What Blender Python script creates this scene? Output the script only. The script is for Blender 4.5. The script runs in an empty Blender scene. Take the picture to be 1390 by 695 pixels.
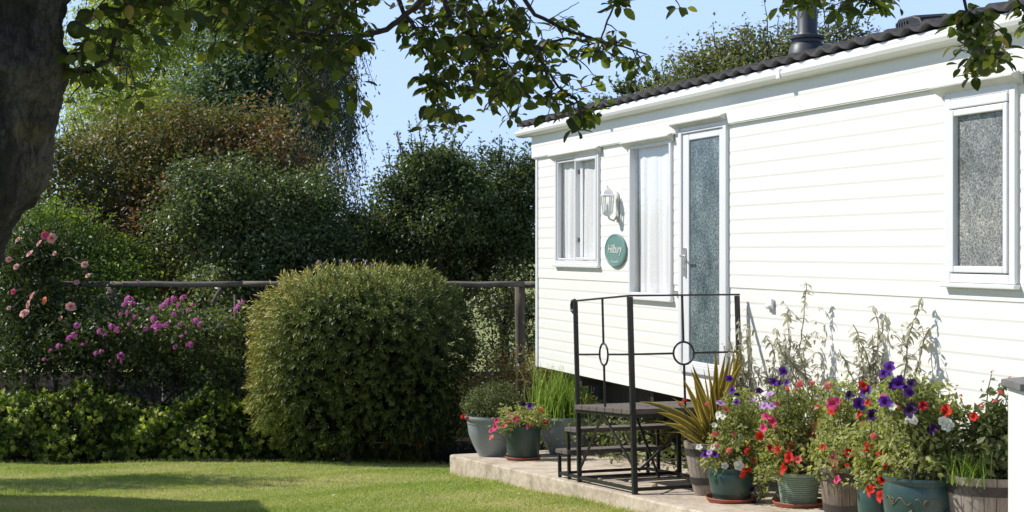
import bpy, math, random
import numpy as np
from mathutils import Vector, Matrix
R = math.radians
V = Vector
EYE = 1.70
F = 2030.0
scene = bpy.context.scene
C = scene.collection

# ------------------------------------------------------------------ basics
def at(px, py, Y):
    return V(((px - 695) / F * Y, Y, EYE - (py - 340) / F * Y))

U2 = V((.321, -.947, 0)).normalized()          # along the caravan wall, towards the viewer
IN2 = V((.947, .321, 0)).normalized()          # into the caravan
W0 = V((.253, 14.7, 0))                        # far front corner of the caravan
HEAD = math.atan2(U2.y, U2.x)
def hw(s, d, z):                               # caravan wall coords (d>0 = outside) -> world
    p = W0 + U2 * s - IN2 * d
    return V((p.x, p.y, z))
TILT = R(3.8)
S0 = V((.839, 10.20, .034))                       # where the front post of the steps stands
SU = V((U2.x * math.cos(TILT), U2.y * math.cos(TILT), math.sin(TILT)))
SN = V((-U2.x * math.sin(TILT), -U2.y * math.sin(TILT), math.cos(TILT)))
SLABROT = Matrix(((SU.x, IN2.x, SN.x), (SU.y, IN2.y, SN.y), (SU.z, IN2.z, SN.z)))
def slab_at(px, py):                           # point of the slab's top under a given line of sight
    d = V(((px - 695) / F, 1, -(py - 340) / F)); o = V((0, 0, EYE))
    return o + d * ((S0 - o).dot(SN) / d.dot(SN))
def gz(x, y):
    if y < 9.6: z = -.03
    elif y < 16.4: z = -.03 - .0862 * (y - 9.6)
    elif y < 24: z = -.616 - .02 * (y - 16.4)
    else: z = -.768
    return z

def tag(o, label=None, cat=None, group=None, kind=None):
    if label: o['label'] = label
    if cat: o['category'] = cat
    if group: o['group'] = group
    if kind: o['kind'] = kind
    return o
def empty(name, loc, label=None, cat=None, group=None, rot=None):
    o = bpy.data.objects.new(name, None); C.objects.link(o)
    o.empty_display_size = .1
    o.location = loc
    if rot is not None: o.rotation_euler = rot
    return tag(o, label, cat, group)
def link(name, me, mat, parent=None):
    o = bpy.data.objects.new(name, me); C.objects.link(o)
    if mat is not None:
        for m in (mat if isinstance(mat, (list, tuple)) else [mat]): me.materials.append(m)
    if parent is not None: o.parent = parent
    return o

class MB:
    def __init__(s): s.v = []; s.f = []; s.a = []
    def add(s, vs, fs, a=0.0):
        n = len(s.v); s.v += [tuple(p) for p in vs]
        s.a += (list(a) if isinstance(a, (list, tuple)) else [a] * len(vs))
        s.f += [tuple(i + n for i in f) for f in fs]; return s
    def box(s, x0, x1, y0, y1, z0, z1):
        vs = [(x, y, z) for z in (z0, z1) for y in (y0, y1) for x in (x0, x1)]
        return s.add(vs, [(0, 2, 3, 1), (4, 5, 7, 6), (0, 1, 5, 4), (2, 6, 7, 3), (0, 4, 6, 2), (1, 3, 7, 5)])
    def bar(s, p, q, w, h=None, up=(0, 0, 1)):
        p, q = V(p), V(q); d = (q - p).normalized(); h = h or w
        up = V(up)
        if abs(d.dot(up)) > .95: up = V((1, 0, 0))
        a = d.cross(up).normalized() * w / 2; b = a.cross(d).normalized() * h / 2
        vs = [p - a - b, p + a - b, p + a + b, p - a + b, q - a - b, q + a - b, q + a + b, q - a + b]
        return s.add(vs, [(3, 2, 1, 0), (4, 5, 6, 7), (0, 1, 5, 4), (1, 2, 6, 5), (2, 3, 7, 6), (3, 0, 4, 7)])
    def tube(s, pts, rad, k=6, cap=True, jit=0, rng=None):
        pts = [V(p) for p in pts]
        if not hasattr(rad, '__len__'): rad = [rad] * len(pts)
        vs = []; fs = []; ref = None
        for i, p in enumerate(pts):
            d = (pts[min(i + 1, len(pts) - 1)] - pts[max(i - 1, 0)])
            d = d.normalized() if d.length > 1e-9 else V((0, 0, 1))
            if ref is None: ref = d.orthogonal().normalized()
            ref = ref - d * ref.dot(d)
            ref = ref.normalized() if ref.length > 1e-6 else d.orthogonal().normalized()
            b = d.cross(ref)
            for j in range(k):
                t = 2 * math.pi * j / k; r = rad[i]
                if jit: r *= 1 + jit * (rng.random() - .5)
                vs.append(p + ref * (math.cos(t) * r) + b * (math.sin(t) * r))
        for i in range(len(pts) - 1):
            for j in range(k):
                fs.append((i * k + j, i * k + (j + 1) % k, (i + 1) * k + (j + 1) % k, (i + 1) * k + j))
        if cap:
            fs.append(tuple(range(k))[::-1]); fs.append(tuple((len(pts) - 1) * k + j for j in range(k)))
        return s.add(vs, fs)
    def lathe(s, prof, k=32, cen=(0, 0, 0), sx=1, sy=1):
        vs = []; fs = []
        for r, z in prof:
            for j in range(k):
                t = 2 * math.pi * j / k
                vs.append((cen[0] + r * math.cos(t) * sx, cen[1] + r * math.sin(t) * sy, cen[2] + z))
        for i in range(len(prof) - 1):
            for j in range(k):
                fs.append((i * k + j, i * k + (j + 1) % k, (i + 1) * k + (j + 1) % k, (i + 1) * k + j))
        return s.add(vs, fs)
    def extrude(s, prof, x0, x1):              # closed profile in (y,z) swept along x
        n = len(prof)
        vs = [(x0, y, z) for y, z in prof] + [(x1, y, z) for y, z in prof]
        fs = [(i, (i + 1) % n, n + (i + 1) % n, n + i) for i in range(n)] + [tuple(range(n))[::-1], tuple(range(n, 2 * n))]
        return s.add(vs, fs)
    def build(s, name, mat, parent=None, smooth=False, bevel=0, org=None, fix=True):
        me = bpy.data.meshes.new(name)
        vs = s.v if org is None else [(p[0] - org[0], p[1] - org[1], p[2] - org[2]) for p in s.v]
        me.from_pydata(vs, [], s.f); me.update()
        if any(s.a):
            at_ = me.attributes.new('rnd', 'FLOAT', 'POINT'); at_.data.foreach_set('value', s.a)
        if fix:
            import bmesh
            bm = bmesh.new(); bm.from_mesh(me); bmesh.ops.recalc_face_normals(bm, faces=bm.faces); bm.to_mesh(me); bm.free()
        if smooth:
            me.polygons.foreach_set('use_smooth', [True] * len(me.polygons))
        o = link(name, me, mat, parent)
        if bevel:
            m = o.modifiers.new('bevel', 'BEVEL'); m.width = bevel; m.segments = 2; m.limit_method = 'ANGLE'; m.angle_limit = R(40)
        return o

def np_mesh(name, verts, tris, rnd, mat, parent=None, org=None, smooth=False):
    verts = np.asarray(verts, dtype=np.float32)
    if org is not None: verts = verts - np.array(org, dtype=np.float32)
    me = bpy.data.meshes.new(name)
    n = len(verts); m = len(tris); k = tris.shape[1]
    me.vertices.add(n); me.vertices.foreach_set('co', verts.ravel())
    me.loops.add(m * k); me.loops.foreach_set('vertex_index', tris.astype(np.int32).ravel())
    me.polygons.add(m); me.polygons.foreach_set('loop_start', np.arange(0, m * k, k, dtype=np.int32))
    if smooth: me.polygons.foreach_set('use_smooth', np.ones(m, dtype=bool))
    a = me.attributes.new('rnd', 'FLOAT', 'POINT'); a.data.foreach_set('value', np.asarray(rnd, dtype=np.float32))
    me.update(calc_edges=True); me.validate()
    return link(name, me, mat, parent)

# ------------------------------------------------------------------ leaves
def unit(a): return a / np.maximum(np.linalg.norm(a, axis=-1, keepdims=True), 1e-9)
T4 = np.array([[0, 1, 2], [0, 2, 3]])
T8 = np.array([[0, 1, 10], [1, 2, 10], [2, 3, 10], [3, 4, 10], [4, 5, 10], [5, 6, 10], [6, 7, 10], [7, 8, 10], [8, 9, 10], [9, 0, 10]])
def leaves(P, D, N, L, wr=.55, fold=.25, droop=.0, fine=False, rnd=None, rng=None):
    """P base points, D leaf directions, N normal hints, L lengths -> verts, tris, rnd"""
    n = len(P); D = unit(D); S = unit(np.cross(D, N)); N = np.cross(S, D)
    L = np.broadcast_to(np.asarray(L, float), (n,))[:, None]
    if rnd is None: rnd = rng.random(n)
    if not fine:
        w = wr * L / 2; h = fold * w
        vs = np.stack([P, P + D * L * .45 + S * w + N * h, P + D * L - N * droop * L, P + D * L * .45 - S * w + N * h], 1)
        t = T4; k = 4
    else:
        w = wr * L / 2; h = fold * w
        def q(a, b, c): return P + D * L * a + S * w * b + N * (h * c - droop * L * a * a)
        vs = np.stack([q(0, 0, 0), q(.10, .48, .5), q(.32, .95, 1), q(.62, .93, 1), q(.86, .5, .6), q(1, 0, 0), q(.86, -.5, .6), q(.62, -.93, 1), q(.32, -.95, 1), q(.10, -.48, .5), q(.5, 0, 0)], 1)
        t = T8; k = 11
    tris = (np.arange(n)[:, None, None] * k + t[None]).reshape(-1, 3)
    return vs.reshape(-1, 3), tris, np.repeat(rnd, k)
def merge(parts):
    vs = []; ts = []; rs = []; n = 0
    for v, t, r in parts:
        vs.append(v); ts.append(t + n); rs.append(r); n += len(v)
    return np.concatenate(vs), np.concatenate(ts), np.concatenate(rs)

def crown_points(blobs, clumps, per, cr, rng, up=.45, rmin=.55, flat=.75, sublobes=0):
    """leaf clumps spread through a set of ellipsoid lobes (cx,cy,cz,rx,ry,rz)"""
    big = np.array(blobs, float); sub = []
    if sublobes:
        for c in big:
            for i in range(sublobes):
                d = unit(rng.normal(size=3)); d[2] = d[2] if d[2] > -.5 else -d[2]; k = rng.uniform(.16, .55)
                sub.append(list(c[:3] + d * c[3:6] * rng.uniform(.65, 1.1)) + list(c[3:6] * k * np.array([rng.uniform(.8, 1.3), 1, rng.uniform(.6, 1.0)])))
        big = np.concatenate([np.array([list(c[:3]) + list(c[3:6] * rng.uniform(.66, .86)) for c in big]), np.array(sub)])
    b = big; area = (b[:, 3] * b[:, 5] + b[:, 4] * b[:, 5] + b[:, 3] * b[:, 4])
    idx = rng.choice(len(b), clumps, p=area / area.sum()); b = b[idx]
    d = unit(rng.normal(size=(clumps, 3)))
    rr = rmin + (1.08 - rmin) * np.sqrt(rng.random(clumps))
    c = b[:, :3] + d * b[:, 3:6] * rr[:, None]
    out = unit(d / b[:, 3:6])
    cs = cr * (.5 + rng.random(clumps))
    tone = rng.random(clumps)
    c = np.repeat(c, per, 0); out = np.repeat(out, per, 0); cs = np.repeat(cs, per); tone = np.repeat(tone, per)
    n = len(c)
    off = rng.normal(size=(n, 3)) * cs[:, None] * .55; off[:, 2] *= flat
    P = c + off
    N = unit(out * .5 + np.array([0, 0, up]) + rng.normal(size=(n, 3)) * .55)
    D = unit(np.cross(N, rng.normal(size=(n, 3)))) * .9 + out * .3 + np.array([0, 0, -.25])
    q = P / max(cr * 3.2, .05)
    sp = .5 + .25 * np.sin(q[:, 0] + 1.3 * np.sin(q[:, 2] * .8)) + .25 * np.sin(q[:, 2] * 1.1 + q[:, 1] * .7 + 2 * np.sin(q[:, 0] * .6))
    return P, D, N, np.clip(tone * .42 + sp * .36 + rng.random(n) * .30 - .04, 0, 1)

# ------------------------------------------------------------------ materials
def nodes_of(name):
    m = bpy.data.materials.new(name); m.use_nodes = True
    nt = m.node_tree; return m, nt, nt.nodes['Principled BSDF'], nt.nodes['Material Output']
def noise(nt, scale, detail=4, rough=.6, coord='Object', stretch=None):
    tc = nt.nodes.new('ShaderNodeTexCoord'); n = nt.nodes.new('ShaderNodeTexNoise')
    n.inputs['Scale'].default_value = scale; n.inputs['Detail'].default_value = detail; n.inputs['Roughness'].default_value = rough
    src = tc.outputs[coord]
    if stretch:
        mp = nt.nodes.new('ShaderNodeMapping'); mp.inputs['Scale'].default_value = stretch
        nt.links.new(src, mp.inputs[0]); src = mp.outputs[0]
    nt.links.new(src, n.inputs['Vector']); return n
def ramp(nt, fac, stops):
    r = nt.nodes.new('ShaderNodeValToRGB'); e = r.color_ramp.elements
    while len(e) < len(stops): e.new(.5)
    for i, (p, c) in enumerate(stops):
        e[i].position = p; e[i].color = (*c, 1)
    nt.links.new(fac, r.inputs[0]); return r
def bump(nt, bs, h, strength=.4, dist=.01):
    b = nt.nodes.new('ShaderNodeBump'); b.inputs['Strength'].default_value = strength; b.inputs['Distance'].default_value = dist
    nt.links.new(h, b.inputs['Height']); nt.links.new(b.outputs[0], bs.inputs['Normal']); return b
def mat(name, stops, scale=8, rough=.6, bstr=.0, bscale=None, metal=0, stretch=None, spec=.5, bdist=.01, detail=5):
    m, nt, bs, out = nodes_of(name)
    n = noise(nt, scale, detail, .65, stretch=stretch); r = ramp(nt, n.outputs[0], stops)
    nt.links.new(r.outputs[0], bs.inputs['Base Color'])
    bs.inputs['Roughness'].default_value = rough; bs.inputs['Metallic'].default_value = metal
    bs.inputs['Specular IOR Level'].default_value = spec
    if bstr:
        n2 = noise(nt, bscale or scale * 4, 6, .7, stretch=stretch); bump(nt, bs, n2.outputs[0], bstr, bdist)
    return m
def two(a, b): return [(.3, a), (.7, b)]
def leafmat(name, stops, trans=.35, rough=.45, spec=.4, tmul=1.7, tyel=(1.05, 1.1, .45)):
    m, nt, bs, out = nodes_of(name)
    a = nt.nodes.new('ShaderNodeAttribute'); a.attribute_name = 'rnd'
    r = ramp(nt, a.outputs['Fac'], stops)
    nt.links.new(r.outputs[0], bs.inputs['Base Color'])
    bs.inputs['Roughness'].default_value = rough; bs.inputs['Specular IOR Level'].default_value = spec
    tr = nt.nodes.new('ShaderNodeBsdfTranslucent')
    mx = nt.nodes.new('ShaderNodeMix'); mx.data_type = 'RGBA'; mx.blend_type = 'MULTIPLY'; mx.inputs[0].default_value = 1
    nt.links.new(r.outputs[0], mx.inputs[6]); mx.inputs[7].default_value = (tyel[0] * tmul, tyel[1] * tmul, tyel[2] * tmul, 1)
    nt.links.new(mx.outputs[2], tr.inputs['Color'])
    ms = nt.nodes.new('ShaderNodeMixShader'); ms.inputs[0].default_value = trans
    nt.links.new(bs.outputs[0], ms.inputs[1]); nt.links.new(tr.outputs[0], ms.inputs[2]); nt.links.new(ms.outputs[0], out.inputs[0])
    return m
def petal(name, inner, outer, trans=.3):
    return leafmat(name, [(0, inner), (.35, inner), (.6, outer), (1, outer)], trans, .6, .2, 1.0, (1, 1, 1))

M = {}
M['siding'] = mat('white_siding', two((.875, .86, .815), (.905, .89, .85)), 1.2, .4, .02, 9, spec=.35)
M['upvc'] = mat('white_upvc', two((.78, .78, .79), (.83, .83, .84)), 3, .3, spec=.5)
M['hood'] = mat('grey_white_flashing', two((.55, .55, .50), (.68, .68, .63)), 6, .4)
M['gutter'] = mat('cream_gutter', two((.78, .78, .75), (.86, .86, .84)), 2.5, .35, stretch=(.4, 3, 3))
M['tile'] = mat('dark_roof_tile', [(.25, (.035, .033, .035)), (.55, (.07, .065, .066)), (.8, (.13, .12, .115))], 9, .8, .5, 60)
M['flue'] = mat('grey_flue_metal', two((.045, .05, .06), (.075, .08, .09)), 6, .45, spec=.5)
M['vent'] = mat('dark_plastic', two((.015, .015, .017), (.03, .03, .033)), 6, .5)
M['curtain'] = leafmat('white_net_curtain', [(0, (.93, .93, .94)), (1, (.95, .95, .96))], .08, .9, .05, 1.0, (1, 1, 1))
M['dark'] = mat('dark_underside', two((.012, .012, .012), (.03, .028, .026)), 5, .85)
M['room'] = mat('room_wall', two((.7, .69, .66), (.76, .75, .72)), 2, .9)
M['iron'] = mat('black_painted_iron', [(.35, (.012, .012, .013)), (.62, (.022, .021, .021)), (.8, (.05, .035, .028))], 22, .42, .15, 90)
M['wood_step'] = mat('weathered_dark_boards', [(.25, (.06, .048, .042)), (.55, (.14, .115, .10)), (.8, (.25, .21, .19))], 7, .8, .5, 22, stretch=(12, 1.2, 12))
M['fence'] = mat('grey_fence_timber', [(.25, (.10, .085, .07)), (.75, (.27, .235, .2))], 6, .85, .5, 30, stretch=(1, 6, 1))
M['post_wood'] = mat('grey_post_timber', [(.25, (.07, .055, .045)), (.75, (.2, .165, .13))], 7, .85, .5, 30, stretch=(4, 4, .6))
M['barrel'] = mat('weathered_barrel_oak', [(.2, (.08, .06, .045)), (.5, (.2, .155, .115)), (.8, (.38, .31, .25))], 9, .8, .55, 30, stretch=(6, 6, .7))
M['greywood'] = mat('silver_weathered_planter', [(.2, (.15, .12, .10)), (.5, (.31, .26, .22)), (.8, (.47, .41, .35))], 9, .8, .5, 30, stretch=(6, 6, .7))
M['band'] = mat('rusty_iron_band', two((.03, .028, .028), (.075, .06, .052)), 14, .6, .3)
M['greypot'] = mat('blue_grey_plastic_pot', two((.22, .26, .275), (.28, .31, .32)), 5, .42, .08, 40)
M['greenpot'] = mat('dark_green_plastic_pot', two((.022, .05, .045), (.035, .065, .056)), 6, .35)
M['sagepot'] = mat('sage_green_ribbed_pot', two((.22, .30, .22), (.31, .39, .28)), 7, .42, .1, 40)
M['tealpot'] = mat('glazed_teal_pot', [(.3, (.025, .066, .06)), (.56, (.04, .09, .078)), (.7, (.19, .16, .11))], 5, .3, .08, 25, spec=.6)
M['tealbig'] = mat('glazed_teal_pot_plain', [(.3, (.028, .068, .064)), (.7, (.055, .105, .096))], 4, .32, .06, 25, spec=.6)
M['gold'] = mat('worn_gilt_relief', two((.13, .10, .055), (.22, .17, .09)), 20, .5, .2)
M['terracotta'] = mat('terracotta_plastic', two((.30, .085, .045), (.40, .125, .07)), 9, .5, .1)
M['soil'] = mat('dark_soil', two((.012, .009, .006), (.04, .03, .02)), 60, 1.0, .8, 90, spec=.03)
M['render'] = mat('white_render', two((.76, .76, .73), (.84, .84, .82)), 3, .8, .25, 120)
M['slate'] = mat('grey_slate_cap', two((.11, .11, .115), (.2, .195, .19)), 10, .75, .3, 50)
M['stone'] = mat('pale_stone', two((.36, .32, .27), (.55, .5, .44)), 20, .85, .3)
M['block'] = mat('beige_block', two((.45, .35, .24), (.6, .5, .37)), 10, .85, .3)
M['bark'] = mat('dark_twig_bark', two((.03, .022, .017), (.075, .058, .045)), 30, .85, .5, 80, stretch=(1, 1, .4))
M['bark2'] = mat('grey_branch_bark', two((.07, .06, .05), (.17, .15, .125)), 20, .85, .5, 60, stretch=(1, 1, .4))
M['stem'] = mat('green_stem', two((.10, .11, .05), (.17, .15, .08)), 30, .7)
M['palestem'] = mat('pale_woody_stem', two((.2, .17, .12), (.33, .28, .21)), 30, .8)
M['brass'] = mat('satin_handle_metal', two((.55, .53, .5), (.7, .68, .65)), 10, .3, metal=.8)
M['wire'] = mat('grey_wire', two((.1, .1, .1), (.2, .2, .2)), 10, .5, metal=.5)

# apple trunk bark: fissured, with lichen
def bark_trunk():
    m, nt, bs, out = nodes_of('fissured_apple_bark')
    n = noise(nt, 7, 8, .7, stretch=(1, 1, .35)); n2 = noise(nt, 3.2, 5, .6)
    vo = nt.nodes.new('ShaderNodeTexVoronoi'); vo.inputs['Scale'].default_value = 13
    tc = nt.nodes.new('ShaderNodeTexCoord'); mp = nt.nodes.new('ShaderNodeMapping'); mp.inputs['Scale'].default_value = (1.3, 1.3, .45)
    ad = nt.nodes.new('ShaderNodeVectorMath'); ad.operation = 'MULTIPLY_ADD'; ad.inputs[1].default_value = (.25,) * 3
    nt.links.new(n.outputs['Color'], ad.inputs[0]); nt.links.new(tc.outputs['Object'], ad.inputs[2])
    nt.links.new(ad.outputs[0], mp.inputs[0]); nt.links.new(mp.outputs[0], vo.inputs['Vector'])
    r = ramp(nt, n.outputs[0], [(.36, (.012, .010, .009)), (.48, (.05, .042, .035)), (.62, (.17, .15, .13))])
    r2 = ramp(nt, n2.outputs[0], [(.56, (0, 0, 0)), (.66, (1, 1, 1))])
    mx = nt.nodes.new('ShaderNodeMix'); mx.data_type = 'RGBA'
    ml = nt.nodes.new('ShaderNodeMath'); ml.operation = 'MULTIPLY'; ml.inputs[1].default_value = .6
    nt.links.new(r2.outputs[0], ml.inputs[0]); nt.links.new(ml.outputs[0], mx.inputs[0])
    nt.links.new(r.outputs[0], mx.inputs[6]); mx.inputs[7].default_value = (.2, .15, .05, 1)
    nt.links.new(mx.outputs[2], bs.inputs['Base Color']); bs.inputs['Roughness'].default_value = .85
    v2 = nt.nodes.new('ShaderNodeTexVoronoi'); v2.feature = 'DISTANCE_TO_EDGE'; v2.inputs['Scale'].default_value = 22
    nt.links.new(mp.outputs[0], v2.inputs['Vector'])
    rc = ramp(nt, v2.outputs['Distance'], [(.0, (.12, .11, .10)), (.09, (.8, .8, .8)), (.3, (1, 1, 1))])
    mc = nt.nodes.new('ShaderNodeMix'); mc.data_type = 'RGBA'; mc.blend_type = 'MULTIPLY'; mc.inputs[0].default_value = .85
    nt.links.new(mx.outputs[2], mc.inputs[6]); nt.links.new(rc.outputs[0], mc.inputs[7]); nt.links.new(mc.outputs[2], bs.inputs['Base Color'])
    add = nt.nodes.new('ShaderNodeMath'); add.operation = 'ADD'
    nt.links.new(vo.outputs['Distance'], add.inputs[0]); nt.links.new(n.outputs[0], add.inputs[1])
    bump(nt, bs, add.outputs[0], 1.0, .06)
    return m
M['trunk'] = bark_trunk()

# window glass that lets the sun through
def glass():
    m, nt, bs, out = nodes_of('window_glass')
    t = nt.nodes.new('ShaderNodeBsdfTransparent'); t.inputs[0].default_value = (.98, .985, .985, 1)
    g = nt.nodes.new('ShaderNodeBsdfGlossy'); g.inputs['Roughness'].default_value = .02
    lw = nt.nodes.new('ShaderNodeLayerWeight'); lw.inputs[0].default_value = .5
    pw = nt.nodes.new('ShaderNodeMath'); pw.operation = 'POWER'; pw.inputs[1].default_value = 4
    fr = nt.nodes.new('ShaderNodeMath'); fr.operation = 'MULTIPLY_ADD'; fr.inputs[1].default_value = .8; fr.inputs[2].default_value = .04
    nt.links.new(lw.outputs['Facing'], pw.inputs[0]); nt.links.new(pw.outputs[0], fr.inputs[0])
    ms = nt.nodes.new('ShaderNodeMixShader')
    nt.links.new(fr.outputs[0], ms.inputs[0]); nt.links.new(t.outputs[0], ms.inputs[1]); nt.links.new(g.outputs[0], ms.inputs[2])
    nt.links.new(ms.outputs[0], out.inputs[0]); return m
M['glass'] = glass()
def obscure(name, c0, c1, c2, sc, lo, hi):
    m, nt, bs, out = nodes_of(name)
    tc = nt.nodes.new('ShaderNodeTexCoord')
    n = noise(nt, 11, 3, .6)
    ad = nt.nodes.new('ShaderNodeVectorMath'); ad.operation = 'MULTIPLY_ADD'; ad.inputs[1].default_value = (.09,) * 3
    nt.links.new(n.outputs['Color'], ad.inputs[0]); nt.links.new(tc.outputs['Object'], ad.inputs[2])
    w = nt.nodes.new('ShaderNodeTexVoronoi'); w.inputs['Scale'].default_value = sc; w.feature = 'DISTANCE_TO_EDGE'
    nt.links.new(ad.outputs[0], w.inputs['Vector'])
    w2 = nt.nodes.new('ShaderNodeTexVoronoi'); w2.inputs['Scale'].default_value = sc * 2.2
    nt.links.new(ad.outputs[0], w2.inputs['Vector'])
    n3 = noise(nt, 3.0, 5, .7)
    m1 = nt.nodes.new('ShaderNodeMath'); m1.operation = 'MULTIPLY'; m1.inputs[1].default_value = 2.2
    nt.links.new(w.outputs['Distance'], m1.inputs[0])
    m2 = nt.nodes.new('ShaderNodeMath'); m2.operation = 'MULTIPLY_ADD'; m2.inputs[1].default_value = .55
    nt.links.new(w2.outputs['Distance'], m2.inputs[0]); nt.links.new(m1.outputs[0], m2.inputs[2])
    m3 = nt.nodes.new('ShaderNodeMath'); m3.operation = 'MULTIPLY_ADD'; m3.inputs[1].default_value = .6
    nt.links.new(n3.outputs[0], m3.inputs[0]); nt.links.new(m2.outputs[0], m3.inputs[2])
    r = ramp(nt, m3.outputs[0], [(.42, c2), (.70, c1), (1.0, c0)])
    n4 = noise(nt, 4.2, 4, .6, stretch=(1, 1, .7)); r4 = ramp(nt, n4.outputs[0], [(.33, lo), (.5, (1, 1, 1)), (.68, hi)])  # broad pale and dark patches paint reflections into the glass colour
    n5 = noise(nt, 30, 3, .6, stretch=(1.6, 1, .5)); r5 = ramp(nt, n5.outputs[0], [(.34, (.72, .73, .74)), (.46, (1, 1, 1))])
    ma = nt.nodes.new('ShaderNodeMix'); ma.data_type = 'RGBA'; ma.blend_type = 'MULTIPLY'; ma.inputs[0].default_value = 1
    mb = nt.nodes.new('ShaderNodeMix'); mb.data_type = 'RGBA'; mb.blend_type = 'MULTIPLY'; mb.inputs[0].default_value = 1
    nt.links.new(r.outputs[0], ma.inputs[6]); nt.links.new(r4.outputs[0], ma.inputs[7]); nt.links.new(ma.outputs[2], mb.inputs[6]); nt.links.new(r5.outputs[0], mb.inputs[7])
    nt.links.new(mb.outputs[2], bs.inputs['Base Color']); bs.inputs['Roughness'].default_value = .12; bs.inputs['Specular IOR Level'].default_value = .6
    bump(nt, bs, m2.outputs[0], .22, .006); return m
M['doorglass'] = obscure('obscure_door_glass', (.085, .115, .122), (.17, .21, .218), (.35, .41, .42), 42, (.55, .64, .66), (1.35, 1.35, 1.3))
M['winglass'] = obscure('obscure_window_glass', (.16, .165, .16), (.29, .295, .285), (.52, .53, .51), 46, (.56, .56, .53), (1.45, 1.42, 1.3))

# concrete
def concrete():
    m, nt, bs, out = nodes_of('weathered_concrete')
    n = noise(nt, 1.7, 6, .65); n2 = noise(nt, 26, 6, .7); n3 = noise(nt, 5, 5, .7)
    r = ramp(nt, n.outputs[0], [(.3, (.42, .35, .27)), (.5, (.62, .53, .42)), (.72, (.74, .65, .54))])
    r3 = ramp(nt, n3.outputs[0], [(.33, (.42, .38, .33)), (.52, (1, 1, 1))])
    r2 = ramp(nt, n2.outputs[0], [(.3, (.6, .58, .55)), (.6, (1, 1, 1))])
    a = nt.nodes.new('ShaderNodeMix'); a.data_type = 'RGBA'; a.blend_type = 'MULTIPLY'; a.inputs[0].default_value = .8
    b = nt.nodes.new('ShaderNodeMix'); b.data_type = 'RGBA'; b.blend_type = 'MULTIPLY'; b.inputs[0].default_value = .6
    nt.links.new(r.outputs[0], a.inputs[6]); nt.links.new(r2.outputs[0], a.inputs[7])
    nt.links.new(a.outputs[2], b.inputs[6]); nt.links.new(r3.outputs[0], b.inputs[7])
    nt.links.new(b.outputs[2], bs.inputs['Base Color']); bs.inputs['Roughness'].default_value = .9
    bump(nt, bs, n2.outputs[0], .5, .01); return m
M['concrete'] = concrete()
# lawn sheet
def lawn():
    m, nt, bs, out = nodes_of('mown_lawn')
    n = noise(nt, .9, 6, .65); n2 = noise(nt, 45, 6, .75); n3 = noise(nt, 3.5, 6, .7)
    r = ramp(nt, n.outputs[0], [(.3, (.29, .38, .11)), (.5, (.43, .45, .18)), (.72, (.57, .51, .30))])
    r2 = ramp(nt, n2.outputs[0], [(.3, (.6, .6, .55)), (.65, (1.0, 1.0, 1.0))])
    r3 = ramp(nt, n3.outputs[0], [(.3, (.75, .8, .7)), (.65, (1, 1, 1))])
    a = nt.nodes.new('ShaderNodeMix'); a.data_type = 'RGBA'; a.blend_type = 'MULTIPLY'; a.inputs[0].default_value = .9
    b = nt.nodes.new('ShaderNodeMix'); b.data_type = 'RGBA'; b.blend_type = 'MULTIPLY'; b.inputs[0].default_value = .9
    nt.links.new(r.outputs[0], a.inputs[6]); nt.links.new(r2.outputs[0], a.inputs[7])
    nt.links.new(a.outputs[2], b.inputs[6]); nt.links.new(r3.outputs[0], b.inputs[7])
    nt.links.new(b.outputs[2], bs.inputs['Base Color']); bs.inputs['Roughness'].default_value = .85; bs.inputs['Specular IOR Level'].default_value = .15
    bump(nt, bs, n2.outputs[0], .7, .02); return m
M['lawn'] = lawn()
M['blade'] = leafmat('grass_blades', [(0, (.24, .36, .08)), (.4, (.38, .46, .14)), (.75, (.56, .54, .26)), (1, (.72, .64, .40))], .3, .6, .2, 1.2)

# foliage
M['lf_dark'] = leafmat('glossy_dark_foliage', [(0, (.028, .046, .016)), (.45, (.07, .10, .035)), (.8, (.16, .19, .075)), (1, (.26, .28, .14))], .28, .4, .4, 1.5)
M['lf_holly'] = leafmat('blue_green_foliage', [(0, (.05, .085, .05)), (.55, (.095, .145, .08)), (1, (.19, .24, .13))], .3, .45, .3)
M['lf_rust'] = leafmat('russet_foliage', [(0, (.06, .085, .025)), (.38, (.15, .17, .055)), (.56, (.24, .215, .085)), (.74, (.29, .17, .09)), (1, (.38, .18, .13))], .34, .48, .4, 1.5, (1.1, 1, .5))
M['lf_bamboo'] = leafmat('pale_feathery_foliage', [(0, (.22, .28, .07)), (.6, (.38, .44, .13)), (1, (.52, .54, .22))], .42, .5, .3, 1.5)
M['lf_mid'] = leafmat('grey_green_foliage', [(0, (.04, .062, .024)), (.45, (.10, .135, .05)), (.8, (.22, .26, .12)), (1, (.36, .38, .22))], .32, .42, .45, 1.6)
M['lf_bright'] = leafmat('fresh_green_foliage', [(0, (.11, .17, .04)), (.6, (.20, .28, .06)), (1, (.34, .40, .12))], .35, .45, .3)
M['lf_weep'] = leafmat('weeping_foliage', [(0, (.06, .085, .06)), (1, (.15, .18, .125))], .3, .45, .35)
M['lf_hedge'] = leafmat('hedge_foliage', [(0, (.022, .042, .01)), (.42, (.085, .135, .026)), (.72, (.30, .38, .07)), (1, (.55, .58, .18))], .34, .4, .35)
M['lf_hebe'] = leafmat('olive_shrub_foliage', [(0, (.04, .062, .015)), (.32, (.12, .16, .04)), (.58, (.28, .32, .08)), (.85, (.48, .44, .14)), (1, (.55, .46, .21))], .14, .5, .25, 1.0, (1.1, 1.0, .5))
M['lf_apple'] = leafmat('apple_foliage', [(0, (.02, .03, .009)), (.55, (.05, .068, .018)), (.9, (.10, .125, .028)), (.96, (.19, .19, .04)), (1, (.24, .15, .06))], .5, .42, .4, 2.8)
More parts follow.
